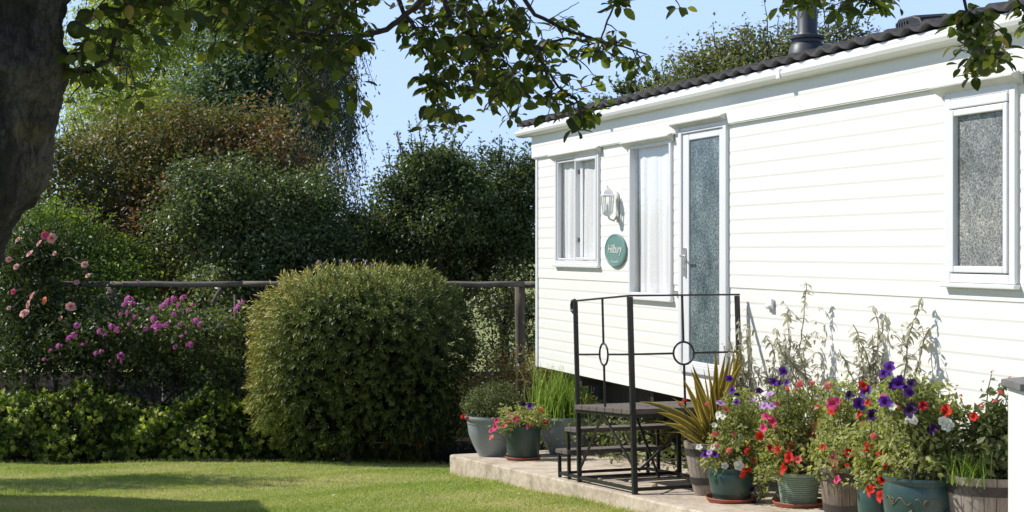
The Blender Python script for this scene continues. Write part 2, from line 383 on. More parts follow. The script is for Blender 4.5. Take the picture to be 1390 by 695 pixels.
M['lf_pot'] = leafmat('potted_foliage', [(0, (.16, .19, .06)), (.5, (.33, .36, .13)), (.85, (.5, .49, .25)), (1, (.58, .45, .27))], .42, .5, .3, 1.3)
M['lf_potd'] = leafmat('compact_shrub_foliage', [(0, (.06, .09, .03)), (.6, (.13, .16, .06)), (1, (.24, .25, .12))], .3, .5, .3, 1.3)
M['lf_olive'] = leafmat('olive_foliage', [(0, (.07, .085, .035)), (.5, (.15, .17, .07)), (.85, (.27, .27, .12)), (1, (.34, .24, .13))], .35, .48, .35, 1.4)
M['lf_pale'] = leafmat('pale_grey_foliage', [(0, (.34, .34, .24)), (.5, (.55, .53, .41)), (1, (.72, .69, .57))], .3, .6, .2, 1.0, (1, 1, .8))
M['lf_phormium'] = leafmat('bronze_yellow_blades', [(0, (.15, .13, .035)), (.45, (.24, .19, .05)), (.7, (.55, .43, .13)), (1, (.66, .54, .2))], .35, .45, .35, 1.2, (1.1, 1, .5))
M['lf_grass'] = leafmat('fine_grass_blades', [(0, (.14, .24, .04)), (.6, (.25, .36, .08)), (1, (.38, .46, .15))], .4, .5, .3, 1.3)
M['p_red'] = petal('red_petals', (.45, .02, .01), (.72, .035, .02))
M['p_crimson'] = petal('crimson_petals', (.2, .004, .01), (.48, .012, .03))
M['p_pink'] = petal('pink_petals', (.6, .05, .14), (.8, .10, .25))
M['p_coral'] = petal('coral_petals', (.7, .1, .1), (.85, .2, .19))
M['p_purple'] = petal('purple_petals', (.05, .008, .12), (.13, .03, .36))
M['p_dark'] = petal('dark_purple_petals', (.015, .004, .025), (.05, .012, .11))
M['p_lilac'] = petal('lilac_petals', (.4, .2, .5), (.6, .36, .72))
M['p_white'] = petal('white_petals', (.75, .75, .62), (.85, .85, .83))
M['p_magenta'] = petal('magenta_petals', (.45, .06, .32), (.78, .22, .58))
M['p_rose'] = petal('pale_rose_petals', (.75, .25, .22), (.82, .46, .43))
M['p_orange'] = petal('orange_rose_petals', (.8, .15, .06), (.85, .3, .15))

# ------------------------------------------------------------------ sky, sun, camera
SUN_EL, SUN_AZ = R(43), R(14)      # the sun stands to the left and slightly beyond the scene
w = bpy.data.worlds.new('World'); scene.world = w; w.use_nodes = True
nt = w.node_tree; bg = nt.nodes['Background']
sky = nt.nodes.new('ShaderNodeTexSky'); sky.sky_type = 'NISHITA'; sky.sun_disc = False
sdir = V((-math.cos(SUN_EL) * math.cos(SUN_AZ), math.cos(SUN_EL) * math.sin(SUN_AZ), math.sin(SUN_EL)))
sky.sun_elevation = SUN_EL; sky.sun_rotation = math.atan2(sdir.x, sdir.y)
sky.air_density = .75; sky.dust_density = .15; sky.ozone_density = 3.0; sky.altitude = 50
tcw = nt.nodes.new('ShaderNodeTexCoord'); sp_ = nt.nodes.new('ShaderNodeSeparateXYZ'); mr = nt.nodes.new('ShaderNodeMapRange'); mr.interpolation_type = 'SMOOTHSTEP'
mr.inputs['From Min'].default_value = .16; mr.inputs['From Max'].default_value = .42; mr.inputs['To Min'].default_value = .85; mr.inputs['To Max'].default_value = 0
nt.links.new(tcw.outputs['Generated'], sp_.inputs[0]); nt.links.new(sp_.outputs['Z'], mr.inputs['Value'])
hz = nt.nodes.new('ShaderNodeMix'); hz.data_type = 'RGBA'; hz.inputs[7].default_value = (5.0, 6.8, 10.4, 1)     # summer haze low in the sky
nt.links.new(mr.outputs[0], hz.inputs[0]); nt.links.new(sky.outputs[0], hz.inputs[6])
nt.links.new(hz.outputs[2], bg.inputs[0]); bg.inputs[1].default_value = .125
sl = bpy.data.lights.new('sun', 'SUN'); sl.energy = 5.0; sl.angle = R(.5); sl.color = (1, .955, .88)
so = bpy.data.objects.new('sun', sl); C.objects.link(so); so.rotation_euler = (-sdir).to_track_quat('-Z', 'Y').to_euler(); so.location = (-8, 14, 12)
cd = bpy.data.cameras.new('camera'); cd.sensor_width = 36; cd.lens = 36 * F / 1390; cd.shift_y = -7.5 / 1390
cd.clip_start = .1; cd.clip_end = 2000
cam = bpy.data.objects.new('camera', cd); C.objects.link(cam); cam.location = (0, 0, EYE); cam.rotation_euler = (R(90), 0, 0); scene.camera = cam
scene.view_settings.view_transform = 'Standard'; scene.view_settings.look = 'None'; scene.view_settings.exposure = 0

# ------------------------------------------------------------------ ground
def build_ground():
    xs = np.unique(np.concatenate([np.linspace(-600, -20, 12), np.linspace(-20, 20, 81), np.linspace(20, 600, 12)]))
    ys = np.unique(np.concatenate([np.linspace(-60, 6, 12), np.linspace(6, 26, 81), np.linspace(26, 900, 16)]))
    rng = np.random.default_rng(3)
    vs = []; fs = []
    for y in ys:
        for x in xs:
            wob = .012 * math.sin(x * 1.3 + y * .7) + .008 * math.sin(x * 3.1 - y * 2.3)
            vs.append((x, y, gz(x, y) + (wob if 6 < y < 26 else 0)))
    nx = len(xs)
    for j in range(len(ys) - 1):
        for i in range(nx - 1): fs.append((j * nx + i, j * nx + i + 1, (j + 1) * nx + i + 1, (j + 1) * nx + i))
    o = MB().add(vs, fs).build('lawn_ground', M['lawn'], smooth=True, fix=False)
    tag(o, 'sunlit mown lawn sloping down to the hedge', None, None, 'structure')
build_ground()
def grass_blades():
    rng = np.random.default_rng(11); n = 230000
    y = 9.55 + (16.7 - 9.55) * rng.random(n) ** 1.15
    x = (-.36 + .53 * rng.random(n)) * y
    s = (x - W0.x) * U2.x + (y - W0.y) * U2.y; d = -((x - W0.x) * IN2.x + (y - W0.y) * IN2.y)
    s0 = (S0 - W0).dot(U2); d0 = -(S0 - W0).dot(IN2)
    ss, dd = s, d
    keep = ~((d < d0 + .07) & (s > s0 - 4.47)); x = x[keep]; y = y[keep]; ss = ss[keep]; dd = dd[keep]; n = len(x)
    z = np.where(y < 9.6, -.03, -.03 - .0862 * (y - 9.6)); z = np.where(y > 16.4, -.616 - .02 * (y - 16.4), z)
    z = z + .012 * np.sin(x * 1.3 + y * .7) + .008 * np.sin(x * 3.1 - y * 2.3) - .003
    P = np.stack([x, y, z], 1)
    D = unit(np.stack([rng.normal(size=n) * .55, rng.normal(size=n) * .55, np.ones(n)], 1))
    S = unit(np.cross(D, rng.normal(size=(n, 3))))
    patch = .5 + .22 * np.sin(x * 1.9 + 1.7 * np.sin(y * 1.3)) + .18 * np.sin(y * 3.1 + x * 1.35 + 2 * np.sin(x * 2.3)) + .12 * np.sin(x * 7.3 - y * 5.1)
    L = .010 + .012 * rng.random(n) + .006 * (1 - patch); wd = .0035 + .002 * rng.random(n)
    near = (np.abs(dd - d0 - .10) < .05) & (ss > s0 - 4.5); L = L + near * .035 * rng.random(n) + (y > 16.15) * .04 * rng.random(n)
    vs = np.stack([P - S * wd[:, None], P + S * wd[:, None], P + D * L[:, None]], 1).reshape(-1, 3)
    tr = np.arange(3 * n).reshape(-1, 3)
    r = np.clip(patch * .6 + rng.random(n) * .45, 0, 1)
    o = np_mesh('grass', vs, tr, np.repeat(r, 3), M['blade'])
    tag(o, 'short mown grass of the lawn', None, None, 'stuff')
grass_blades()

def litter():
    rng = np.random.default_rng(77); n = 90
    y = 9.9 + 6.2 * rng.random(n); x = (-.34 + .40 * rng.random(n)) * y
    z = np.where(y < 9.6, -.03, -.03 - .0862 * (y - 9.6)) + .012 * np.sin(x * 1.3 + y * .7) + .008 * np.sin(x * 3.1 - y * 2.3) + .016
    a = rng.random(n) * 6.28; D = np.stack([np.cos(a), np.sin(a), rng.normal(size=n) * .15], 1); N = np.array([0, 0, 1.0]) + rng.normal(size=(n, 3)) * .3
    v, t, r = leaves(np.stack([x, y, z], 1), D, N, .018 + .022 * rng.random(n), .6, .35, .1, True, None, rng)
    tag(np_mesh('fallen_leaves', v, t, r, leafmat('fallen_leaves', [(0, (.10, .07, .03)), (.5, (.34, .27, .11)), (.8, (.6, .55, .4)), (1, (.8, .78, .7))], .2, .6, .2), None), 'small fallen leaves and petals lying on the lawn', None, None, 'stuff')
litter()

# flower bed soil under the planting
def bed():
    b = MB(); vs = []; fs = []; nx = 40
    rng = random.Random(5)
    for j in range(6):
        for i in range(nx + 1):
            x = -9 + 10.1 * i / nx if j < 4 else -16 + 18 * i / nx; y = [16.25, 16.6, 17.4, 18.6, 23, 30][j] + (.06 * math.sin(i * 1.7) if j == 0 else 0)
            vs.append((x, y, gz(x, y) + [.004, .05, .07, .03, .03, .03][j] + rng.random() * .015))
    for j in range(5):
        for i in range(nx): a = j * (nx + 1) + i; fs.append((a, a + 1, a + nx + 2, a + nx + 1))
    tag(b.add(vs, fs).build('flower_bed_ground', M['soil'], fix=False), 'dark soil of the flower bed behind the lawn', None, None, 'structure')
bed()

# ------------------------------------------------------------------ concrete slab
s0 = (S0 - W0).dot(U2); d0 = -(S0 - W0).dot(IN2)
def slab():
    o = empty('concrete_patio', S0); o.rotation_mode = 'QUATERNION'; o.rotation_quaternion = SLABROT.to_quaternion()
    tag(o, 'raised concrete patio slab running along the mobile home', None, None, 'structure')
    def piece(x0, x1, y0, r, lift=0):
        prof = []
        if r:
            for k in range(7):
                t = math.pi / 2 * k / 6; prof.append((x0 + r - r * math.cos(math.pi / 2 - t) if 0 else x0 + r * (1 - math.sin(t)), y0 + r * (1 - math.cos(t))))
            prof = prof[::-1]
        else: prof = [(x0, y0)]
        poly = prof + [(x1, y0), (x1, 1.5), (x0, 1.5)]
        n = len(poly); z0, z1 = -.42, lift
        vs = [(x, y, z0) for x, y in poly] + [(x, y, z1) for x, y in poly]
        fs = [(i, (i + 1) % n, n + (i + 1) % n, n + i) for i in range(n)] + [tuple(range(n, 2 * n)), tuple(range(n))[::-1]]
        m = MB().add(vs, fs).build('slab_section', M['concrete'], o, bevel=.012); m['kind'] = 'structure'
    piece(-4.42, -2.02, -.045, .09); piece(-2.01, -.02, -.05, 0, .002); piece(-.01, 6.5, -.06, 0, .001)
slab()
def on_slab(x, y, z=0):
    return S0 + SLABROT @ V((x, y, z))

# ------------------------------------------------------------------ the mobile home
H = empty('mobile_home', W0, 'long white clad mobile home with dark tiled roof and glazed door', 'mobile home', None, (0, 0, HEAD))
LEN = 10.5; DEP = 3.2; ZB = .563; ZT = 2.612
OPEN = [(.58, 1.62, 1.60, 2.57), (2.35, 3.13, 1.35, 2.57), (3.34, 4.08, .79, 2.64), (6.80, 7.34, 1.56, 2.58)]
def siding(b, z0, z1, x0, x1, yb, pitch, opens, lip=.004):
    xs = sorted({x0, x1} | {o[0] for o in opens} | {o[1] for o in opens})
    n = int(math.ceil((z1 - z0) / pitch - 1e-6))
    for xa, xb in zip(xs[:-1], xs[1:]):
        if xb - xa < 1e-6 or xa < x0 - 1e-6 or xb > x1 + 1e-6: continue
        holes = [(o[2], o[3]) for o in opens if o[0] <= xa + 1e-6 and o[1] >= xb - 1e-6]
        for k in range(n):
            a, c = z0 + k * pitch, min(z0 + (k + 1) * pitch, z1)
            spans = [(a, c)]
            for h0, h1 in holes:
                ns = []
                for p, q in spans:
                    if h1 <= p or h0 >= q: ns.append((p, q)); continue
                    if p < h0: ns.append((p, h0))
                    if q > h1: ns.append((h1, q))
                spans = ns
            for p, q in spans:
                # shiplap: flat face with a concave groove at the top
                def yy(z):
                    t = (z - a) / pitch
                    return yb - lip + (0 if t < .66 else .0028 * math.sin(math.pi * min(1, (t - .66) / .34)) ** 1.2)
                zs = sorted({p, q} | {z for z in [a + f * pitch for f in (.66, .72, .78, .83, .88, .94)] if p < z < q})
                zs = [z for z in zs]
                vs = [(x, yy(z), z) for z in zs for x in (xa, xb)]
                fs = [(2 * i, 2 * i + 1, 2 * i + 3, 2 * i + 2) for i in range(len(zs) - 1)]
                if abs(p - a) < 1e-6 and k == 0:
                    m = len(vs); vs += [(xa, yb + .004, a), (xb, yb + .004, a)]; fs.append((m, m + 1, 1, 0))
                b.add(vs, fs)
def build_home():
    P = .1024
    wall = MB()
    siding(wall, ZB, 1.4345, 0, LEN, 0, (1.4345 - ZB) / 9, OPEN)
    siding(wall, 1.4345, ZT, 0, LEN, -.004, (ZT - 1.4345) / 12, OPEN)
    # far end wall, near end wall, back wall, floor
    wall.box(.0, .03, .004, DEP, ZB, 2.95); wall.box(LEN - .03, LEN, .004, DEP, ZB, 2.95)
    wall.box(0.03, LEN - .03, DEP - .03, DEP, ZB, 2.95); wall.box(.03, LEN - .03, .03, DEP - .03, ZB + .002, ZB + .06)
    for x0, x1, z0, z1 in OPEN:                                # reveals
        wall.box(x0 - .02, x0 - .001, .006, .09, z0, z1); wall.box(x1 + .001, x1 + .02, .006, .09, z0, z1)
    o = wall.build('wall', M['siding'], H, fix=False)
    inner = MB(); inner.box(.03, LEN - .03, .9, .93, ZB + .06, 2.8); inner.build('inner_wall', M['room'], H)
    cp = MB(); cp.box(-.02, .035, -.02, .035, ZB - .004, 2.611)
    cp.build('corner_trim', M['upvc'], H, bevel=.006)
    fs_ = MB(); siding(fs_, ZT + .002, 2.83, -.075, LEN, -.034, .109, [(3.34, 4.08, .79, 2.64)])
    fs_.box(-.075, LEN, -.033, 0, ZT - .006, ZT + .001)
    fs_.box(-.075, -.07, -.034, .3, ZT, 2.83)
    fs_.build('fascia_band', M['siding'], H, fix=False)
    so_ = MB(); so_.box(-.28, LEN + .2, -.1, .02, 2.832, 2.838); so_.build('soffit', M['gutter'], H)
    g = MB(); g.extrude([(.02, 2.925), (-.075, 2.925), (-.088, 2.918), (-.09, 2.902), (-.078, 2.892), (-.118, 2.888), (-.134, 2.88), (-.137, 2.862), (-.128, 2.84), (-.105, 2.826), (-.07, 2.822), (-.04, 2.822), (-.04, 2.84), (.02, 2.84)], -.3, LEN + .2)
    gt = g.build('gutter', M['gutter'], H)
    for x in (1.9, 5.05, 8.2): MB().box(x, x + .05, -.1415, -.115, 2.83, 2.892).build('gutter_joint', M['gutter'], gt, bevel=.004)
    # roof
    sl_ = math.tan(R(11.2)); pitch = .19; course = .30
    xs = np.arange(-.27, LEN + .2, pitch / 10); rows = []
    y = -.115
    while y < DEP / 2:
        rows.append((y, .016)); rows.append((min(y + course, DEP / 2), .0)); y += course
    vs = []; fs = []
    for j, (yy, lift) in enumerate(rows):
        for x in xs:
            t = (x / pitch) % 1
            prof = .024 * max(0, math.sin(math.pi * min(1, t / .62))) if t < .62 else -.008 * math.sin(math.pi * (t - .62) / .38)
            vs.append((x, yy, 2.945 + (yy + .115) * sl_ + lift + prof))
    nx = len(xs)
    for j in range(len(rows) - 1):
        for i in range(nx - 1): fs.append((j * nx + i, j * nx + i + 1, (j + 1) * nx + i + 1, (j + 1) * nx + i))
    n = len(vs)                                                # front lip under the bottom course
    for i in range(nx): vs.append((xs[i], -.113, vs[i][2] - .022))
    for i in range(nx): vs.append((xs[i], .0, vs[i][2] - .03))
    for i in range(nx - 1): fs.append((n + i, n + i + 1, n + nx + i + 1, n + nx + i))
    for i in range(nx - 1): fs.append((n + i, n + i + 1, i + 1, i))
    rf = MB().add(vs, fs)
    zr = 2.962 + (DEP / 2 + .115) * sl_
    rf.add([(-.27, DEP / 2, zr + .03), (LEN + .2, DEP / 2, zr + .03), (LEN + .2, DEP + .12, 2.96), (-.27, DEP + .12, 2.96)], [(0, 1, 2, 3)])
    roof = rf.build('roof', M['tile'], H, fix=False)
    MB().tube([(-.28, DEP / 2, zr + .03), (LEN + .2, DEP / 2, zr + .03)], .07, 10).build('ridge_cap', M['tile'], roof, smooth=True)
    vg = MB(); vg.add([(-.28, -.12, 2.93), (-.28, DEP / 2, zr - .02), (-.28, DEP + .12, 2.93), (-.28, DEP + .12, 2.985), (-.28, DEP / 2, zr + .05), (-.28, -.12, 2.985)], [(0, 1, 4, 5), (1, 2, 3, 4)])
    vg.build('verge_board', M['tile'], roof, fix=False)
    zroof = lambda yy: 2.962 + (yy + .115) * sl_
    f = MB(); fx, fy = 3.91, .75; z = zroof(fy)
    f.lathe([(.16, z - .08), (.145, z + .02), (.13, z + .10), (.10, z + .13), (.10, z + .15), (.128, z + .155), (.13, z + .175), (.085, z + .185), (.075, z + .20), (.075, z + .72), (.001, z + .72)], 28, (fx, fy, 0))
    fl = f.build('flue', M['flue'], roof, smooth=True, fix=False)
    md = fl.modifiers.new('e', 'EDGE_SPLIT'); md.split_angle = R(35)
    c_ = MB(); c_.lathe([(.001, z + .80), (.07, z + .80), (.12, z + .765), (.12, z + .75), (.001, z + .75)], 24, (fx, fy, 0)); c_.tube([(fx - .06, fy, z + .7), (fx - .06, fy, z + .78)], .006); c_.tube([(fx + .06, fy, z + .7), (fx + .06, fy, z + .78)], .006)
    c_.build('flue_cowl', M['flue'], fl)
    for vx, vy, h, hw_ in ((4.85, 1.15, .12, .16), (3.58, 1.22, .09, .16)):
        zz = zroof(vy); v = MB()
        pr = [(-hw_, -.03), (-hw_, h * .8), (-hw_ * .8, h), (hw_ * .3, h), (hw_ * .8, h * .8), (hw_, h * .4), (hw_, -.03)]
        vs = [(vx + a, vy - .14, zz + c) for a, c in pr] + [(vx + a, vy + .14, zz + c + .03) for a, c in pr]
        nn = len(pr); v.add(vs, [(i, (i + 1) % nn, nn + (i + 1) % nn, nn + i) for i in range(nn)] + [tuple(range(nn))[::-1], tuple(range(nn, 2 * nn))])
        vo = v.build('roof_vent', M['vent'], roof, bevel=.012)
        lv = MB()
        for k in range(5): lv.box(vx - hw_ * .9 + k * .03, vx - hw_ * .9 + k * .03 + .012, vy - .152, vy - .139, zz + .02, zz + h * .75)
        lv.build('louvre', M['flue'], vo)
    # chassis under the floor
    ch = MB(); ch.box(.75, LEN - .2, .35, .43, .30, ZB); ch.box(.75, LEN - .2, DEP - .6, DEP - .52, .30, ZB)
    for x in (1.0, 2.6, 4.2, 5.8, 7.4, 9.0): ch.box(x, x + .06, .05, DEP - .05, .46, ZB - .002)
    ch.build('chassis', M['dark'], H)
    sk = MB(); sk.box(.75, LEN - .3, .9, .93, -.3, ZB - .003); sk.build('underfloor_shade_sheet', M['dark'], H)  # dark sheet added to stand for the shade beneath the floor

    def frame(name, x0, x1, z0, z1, wd, y0, y1, parent, m='upvc', bev=.005):
        b = MB(); b.box(x0, x0 + wd, y0, y1, z0, z1); b.box(x1 - wd, x1, y0, y1, z0, z1)
        b.box(x0 + wd, x1 - wd, y0 + .001, y1 - .001, z0, z0 + wd); b.box(x0 + wd, x1 - wd, y0 + .001, y1 - .001, z1 - wd, z1)
        return b.build(name, M[m], parent, bevel=bev)
    def hood(x0, x1, z, parent, dp=.06):
        b = MB()                                               # folded drip flashing with closed gusset ends
        yb = -.014
        vs = [(x0, yb, z + .03), (x1, yb, z + .03), (x1, yb - dp, z + .0), (x0, yb - dp, z + .0), (x0, yb - dp, z - .008), (x1, yb - dp, z - .008), (x0, yb, z - .05), (x1, yb, z - .05)]
        b.add(vs, [(0, 1, 2, 3), (3, 2, 5, 4), (0, 3, 4, 6), (1, 7, 5, 2), (4, 5, 7, 6)])
        return b.build('drip_hood', M['hood'], parent, fix=False)
    def curtain(x0, x1, z0, z1, yb, parent, seed):
        rng = random.Random(seed); n = int((x1 - x0) / .006); vs = []; fs = []; ph = [rng.random() * 6 for _ in range(4)]
        for i in range(n + 1):
            x = x0 + (x1 - x0) * i / n
            for j in range(7):
                t = j / 6; a = .004 + .007 * t
                yy = yb + a * (.22 * math.sin(x * 71 + ph[0] + 1.6 * math.sin(x * 19 + ph[1])) + .9 * math.sin(x * 31 + ph[2] + 1.2 * math.sin(x * 9 + ph[1]) + 1.1 * t) + .6 * math.sin(x * 13 + ph[3] - .8 * t))
                vs.append((x, yy, z1 + (z0 - z1) * t))
        for i in range(n):
            for j in range(6): fs.append((i * 7 + j, i * 7 + j + 1, (i + 1) * 7 + j + 1, (i + 1) * 7 + j))
        return MB().add(vs, fs).build('curtain', M['curtain'], parent, smooth=True, fix=False)
    # window one: two lights
    x0, x1, z0, z1 = OPEN[0]
    w1 = frame('window', x0 - .03, x1 + .03, z0 - .03, z1 + .01, .036, -.030, .02, H)
    xm = (x0 + x1) / 2 - .02
    frame('casement', xm + .012, x1 - .004, z0 + .012, z1 - .032, .026, -.036, .012, w1)
    frame('casement', x0 + .024, xm + .008, z0 + .012, z1 - .032, .016, -.022, .012, w1)
    for k in (.2, .84): MB().box(xm + .05, xm + .062, -.012, -.002, z0 + (z1 - z0) * k - .02, z0 + (z1 - z0) * k + .02).build('catch', M['vent'], w1)
    MB().add([(x0, -.003, z0), (x1, -.003, z0), (x1, -.003, z1), (x0, -.003, z1)], [(0, 1, 2, 3)]).build('pane', M['glass'], w1, fix=False)
    curtain(x0 + .004, x1 - .004, z0, z1, .040, w1, 1)
    sill = MB(); sill.box(x0 - .05, x1 + .05, -.045, -.012, z0 - .055, z0 - .031); sill.build('sill', M['upvc'], w1, bevel=.005)
    hood(.47, 1.70, 2.60, w1)
    # window two: tall single
    x0, x1, z0, z1 = OPEN[1]
    w2 = frame('window', x0 - .03, x1 + .03, z0 - .03, z1 + .01, .036, -.030, .02, H)
    MB().add([(x0, -.003, z0), (x1, -.003, z0), (x1, -.003, z1), (x0, -.003, z1)], [(0, 1, 2, 3)]).build('pane', M['glass'], w2, fix=False)
    curtain(x0 + .03, x1 - .0, z0, z1, .042, w2, 3)
    sill = MB(); sill.box(x0 - .05, x1 + .05, -.045, -.012, z0 - .055, z0 - .031); sill.build('sill', M['upvc'], w2, bevel=.005)
    hood(2.23, 3.19, 2.60, w2)
    # door
    x0, x1, z0, z1 = OPEN[2]
    dr = frame('door', x0 - .035, x1 + .035, z0 - .02, z1 + .01, .055, -.034, .04, H)
    lf = MB(); lf.box(x0 + .022, x0 + .13, -.02, .02, z0 + .036, z1 - .046); lf.box(x1 - .10, x1 - .022, -.02, .02, z0 + .036, z1 - .046)
    lf.box(x0 + .13, x1 - .10, -.019, .019, z0 + .036, z0 + .07); lf.box(x0 + .13, x1 - .10, -.019, .019, z1 - .10, z1 - .046)
    leaf = lf.build('door_leaf', M['upvc'], dr, bevel=.006)
    gp = MB(); gp.add([(x0 + .13, -.006, z0 + .07), (x1 - .10, -.006, z0 + .07), (x1 - .10, -.006, z1 - .10), (x0 + .13, -.006, z1 - .10)], [(0, 1, 2, 3)])
    gp.build('glass_panel', M['doorglass'], dr, fix=False)
    hd = MB(); hd.box(x0 + .065, x0 + .088, -.036, -.0205, 1.50, 1.72); hd.tube([(x0 + .077, -.036, 1.66), (x0 + .077, -.065, 1.66), (x0 + .09, -.072, 1.66), (x0 + .19, -.072, 1.655)], .008, 8)
    hd.lathe([(.001, 0), (.009, 0), (.009, .01), (.001, .01)], 10, (x0 + .077, -.04, 1.56))
    hd.build('handle', M['brass'], dr, bevel=.003)
    hood(3.25, 4.13, 2.675, dr, .075)
    # window three, obscure glass
    x0, x1, z0, z1 = OPEN[3]
    w3 = frame('window', x0 - .035, x1 + .035, z0 - .035, z1 - .003, .05, -.032, .03, H)
    frame('casement', x0 + .02, x1 - .02, z0 + .02, z1 - .11, .036, -.040, .02, w3)
    hp = MB(); hp.box(x0 + .016, x1 - .016, -.042, .02, z1 - .106, z1 - .056); hp.build('trickle_vent', M['upvc'], w3, bevel=.006)
    gp = MB(); gp.add([(x0 + .05, -.008, z0 + .05), (x1 - .05, -.008, z0 + .05), (x1 - .05, -.008, z1 - .14), (x0 + .05, -.008, z1 - .14)], [(0, 1, 2, 3)])
    gp.build('pane', M['winglass'], w3, fix=False)
    sill = MB(); sill.box(x0 - .055, x1 + .055, -.05, -.012, z0 - .062, z0 - .037); sill.build('sill', M['upvc'], w3, bevel=.005)
    hood(6.70, 7.42, 2.605, w3, .075)
    # small wall fittings
    v = MB(); v.box(4.70, 4.79, -.03, -.012, 1.30, 1.375); v.box(4.72, 4.78, -.05, -.031, 1.31, 1.33); v.build('wall_vent', M['upvc'], H, bevel=.006)
    k = MB(); k.box(3.21, 3.30, -.03, -.012, 1.36, 1.385); k.bar((3.29, -.02, 1.372), (3.29, -.07, 1.372), .012); k.build('door_hook', M['brass'], H)
build_home()

# lantern on the wall and the name plaque
def lantern():
    t = empty('wall_lantern', hw(2.06, .013, 2.07), 'ornate white wall lantern between the two curtained windows', 'lantern', None, (0, 0, HEAD)); t.scale = (.72, .76, .78)
    # local: -y outward
    b = MB(); pl = [(0, .17), (.03, .14), (.045, .06), (.035, -.04), (.045, -.09), (.02, -.15), (0, -.17), (-.02, -.15), (-.045, -.09), (-.035, -.04), (-.045, .06), (-.03, .14)]
    n = len(pl); b.add([(x, 0, z) for x, z in pl] + [(x, -.015, z) for x, z in pl], [(i, (i + 1) % n, n + (i + 1) % n, n + i) for i in range(n)] + [tuple(range(n, 2 * n))])
    b.build('back_plate', M['hood'], t)
    a = MB(); a.tube([(0, -.01, -.10), (0, -.05, -.15), (0, -.10, -.13), (0, -.12, -.085)], [.014, .012, .011, .012], 8)
    a.build('bracket', M['hood'], t, smooth=True)
    cy = -.125
    bd = MB(); k = 6
    bd.lathe([(.001, -.105), (.03, -.10), (.05, -.075), (.062, -.06), (.066, -.05), (.055, -.048)], 6, (0, cy, 0))
    bd.lathe([(.082, .115), (.086, .125), (.07, .14), (.055, .17), (.03, .2), (.012, .212), (.014, .225), (.001, .24)], 6, (0, cy, 0))
    for j in range(6):
        an = 2 * math.pi * j / 6
        bd.bar((.056 * math.cos(an), cy + .056 * math.sin(an), -.05), (.074 * math.cos(an), cy + .074 * math.sin(an), .118), .011)
    bd.build('lantern_cage', M['upvc'], t)
    gl = MB(); gl.lathe([(.052, -.048), (.07, .117)], 6, (0, cy, 0)); gl.build('pane', M['glass'], t, fix=False)
    c = MB(); c.tube([(0, cy, -.05), (0, cy, .03)], .012, 8); c.build('candle_bulb', M['hood'], t)
lantern()
def plaque():
    t = empty('name_plaque', hw(2.03, .016, 1.70), 'oval green house name plaque with pale script lettering', 'name plaque', None, (0, 0, HEAD))
    b = MB(); n = 48
    vs = []
    for (r, y) in ((1, 0), (1, -.014), (.93, -.018), (.91, -.014)):
        for j in range(n): vs.append((.225 * r * math.cos(2 * math.pi * j / n), y, .142 * r * math.sin(2 * math.pi * j / n)))
    fs = []
    for k in range(3):
        for j in range(n): fs.append((k * n + j, k * n + (j + 1) % n, (k + 1) * n + (j + 1) % n, (k + 1) * n + j))
    fs.append(tuple(3 * n + j for j in range(n)))
    b.add(vs, fs)
    g = mat('sage_green_plaque', two((.13, .255, .23), (.2, .335, .305)), 6, .4)
    pale = mat('pale_lettering', two((.68, .72, .69), (.74, .77, .74)), 20, .5)
    b.build('board', g, t, fix=True)
    def text(body, size, x, z, shear=.35):
        cu = bpy.data.curves.new('lettering', 'FONT'); cu.body = body; cu.size = size; cu.shear = shear; cu.align_x = 'CENTER'; cu.align_y = 'CENTER'; cu.extrude = .0015; cu.space_character = .92
        o = bpy.data.objects.new('lettering', cu); C.objects.link(o); o.parent = t; o.location = (x, -.0165, z); o.rotation_euler = (R(90), 0, 0); 
        dg = bpy.context.evaluated_depsgraph_get(); me = bpy.data.meshes.new_from_object(o.evaluated_get(dg)); mx = o.location.copy(); bpy.data.objects.remove(o)
        o = link('lettering', me, None, t); me.materials.clear(); me.materials.append(pale); o.location = mx; o.rotation_euler = (R(90), 0, 0)
    text('Hillbury', .104, 0, .010)
    m = MB()
    for k in range(9):
        x = -.07 + .14 * k / 8; z = -.088 - .010 * math.cos((k - 4) / 4 * 1.4)
        m.bar((x - .009, -.0155, z), (x + .008, -.0155, z + .008 * (1 if k % 2 else -1)), .004, .004)
    m.build('ornament', pale, t)
plaque()

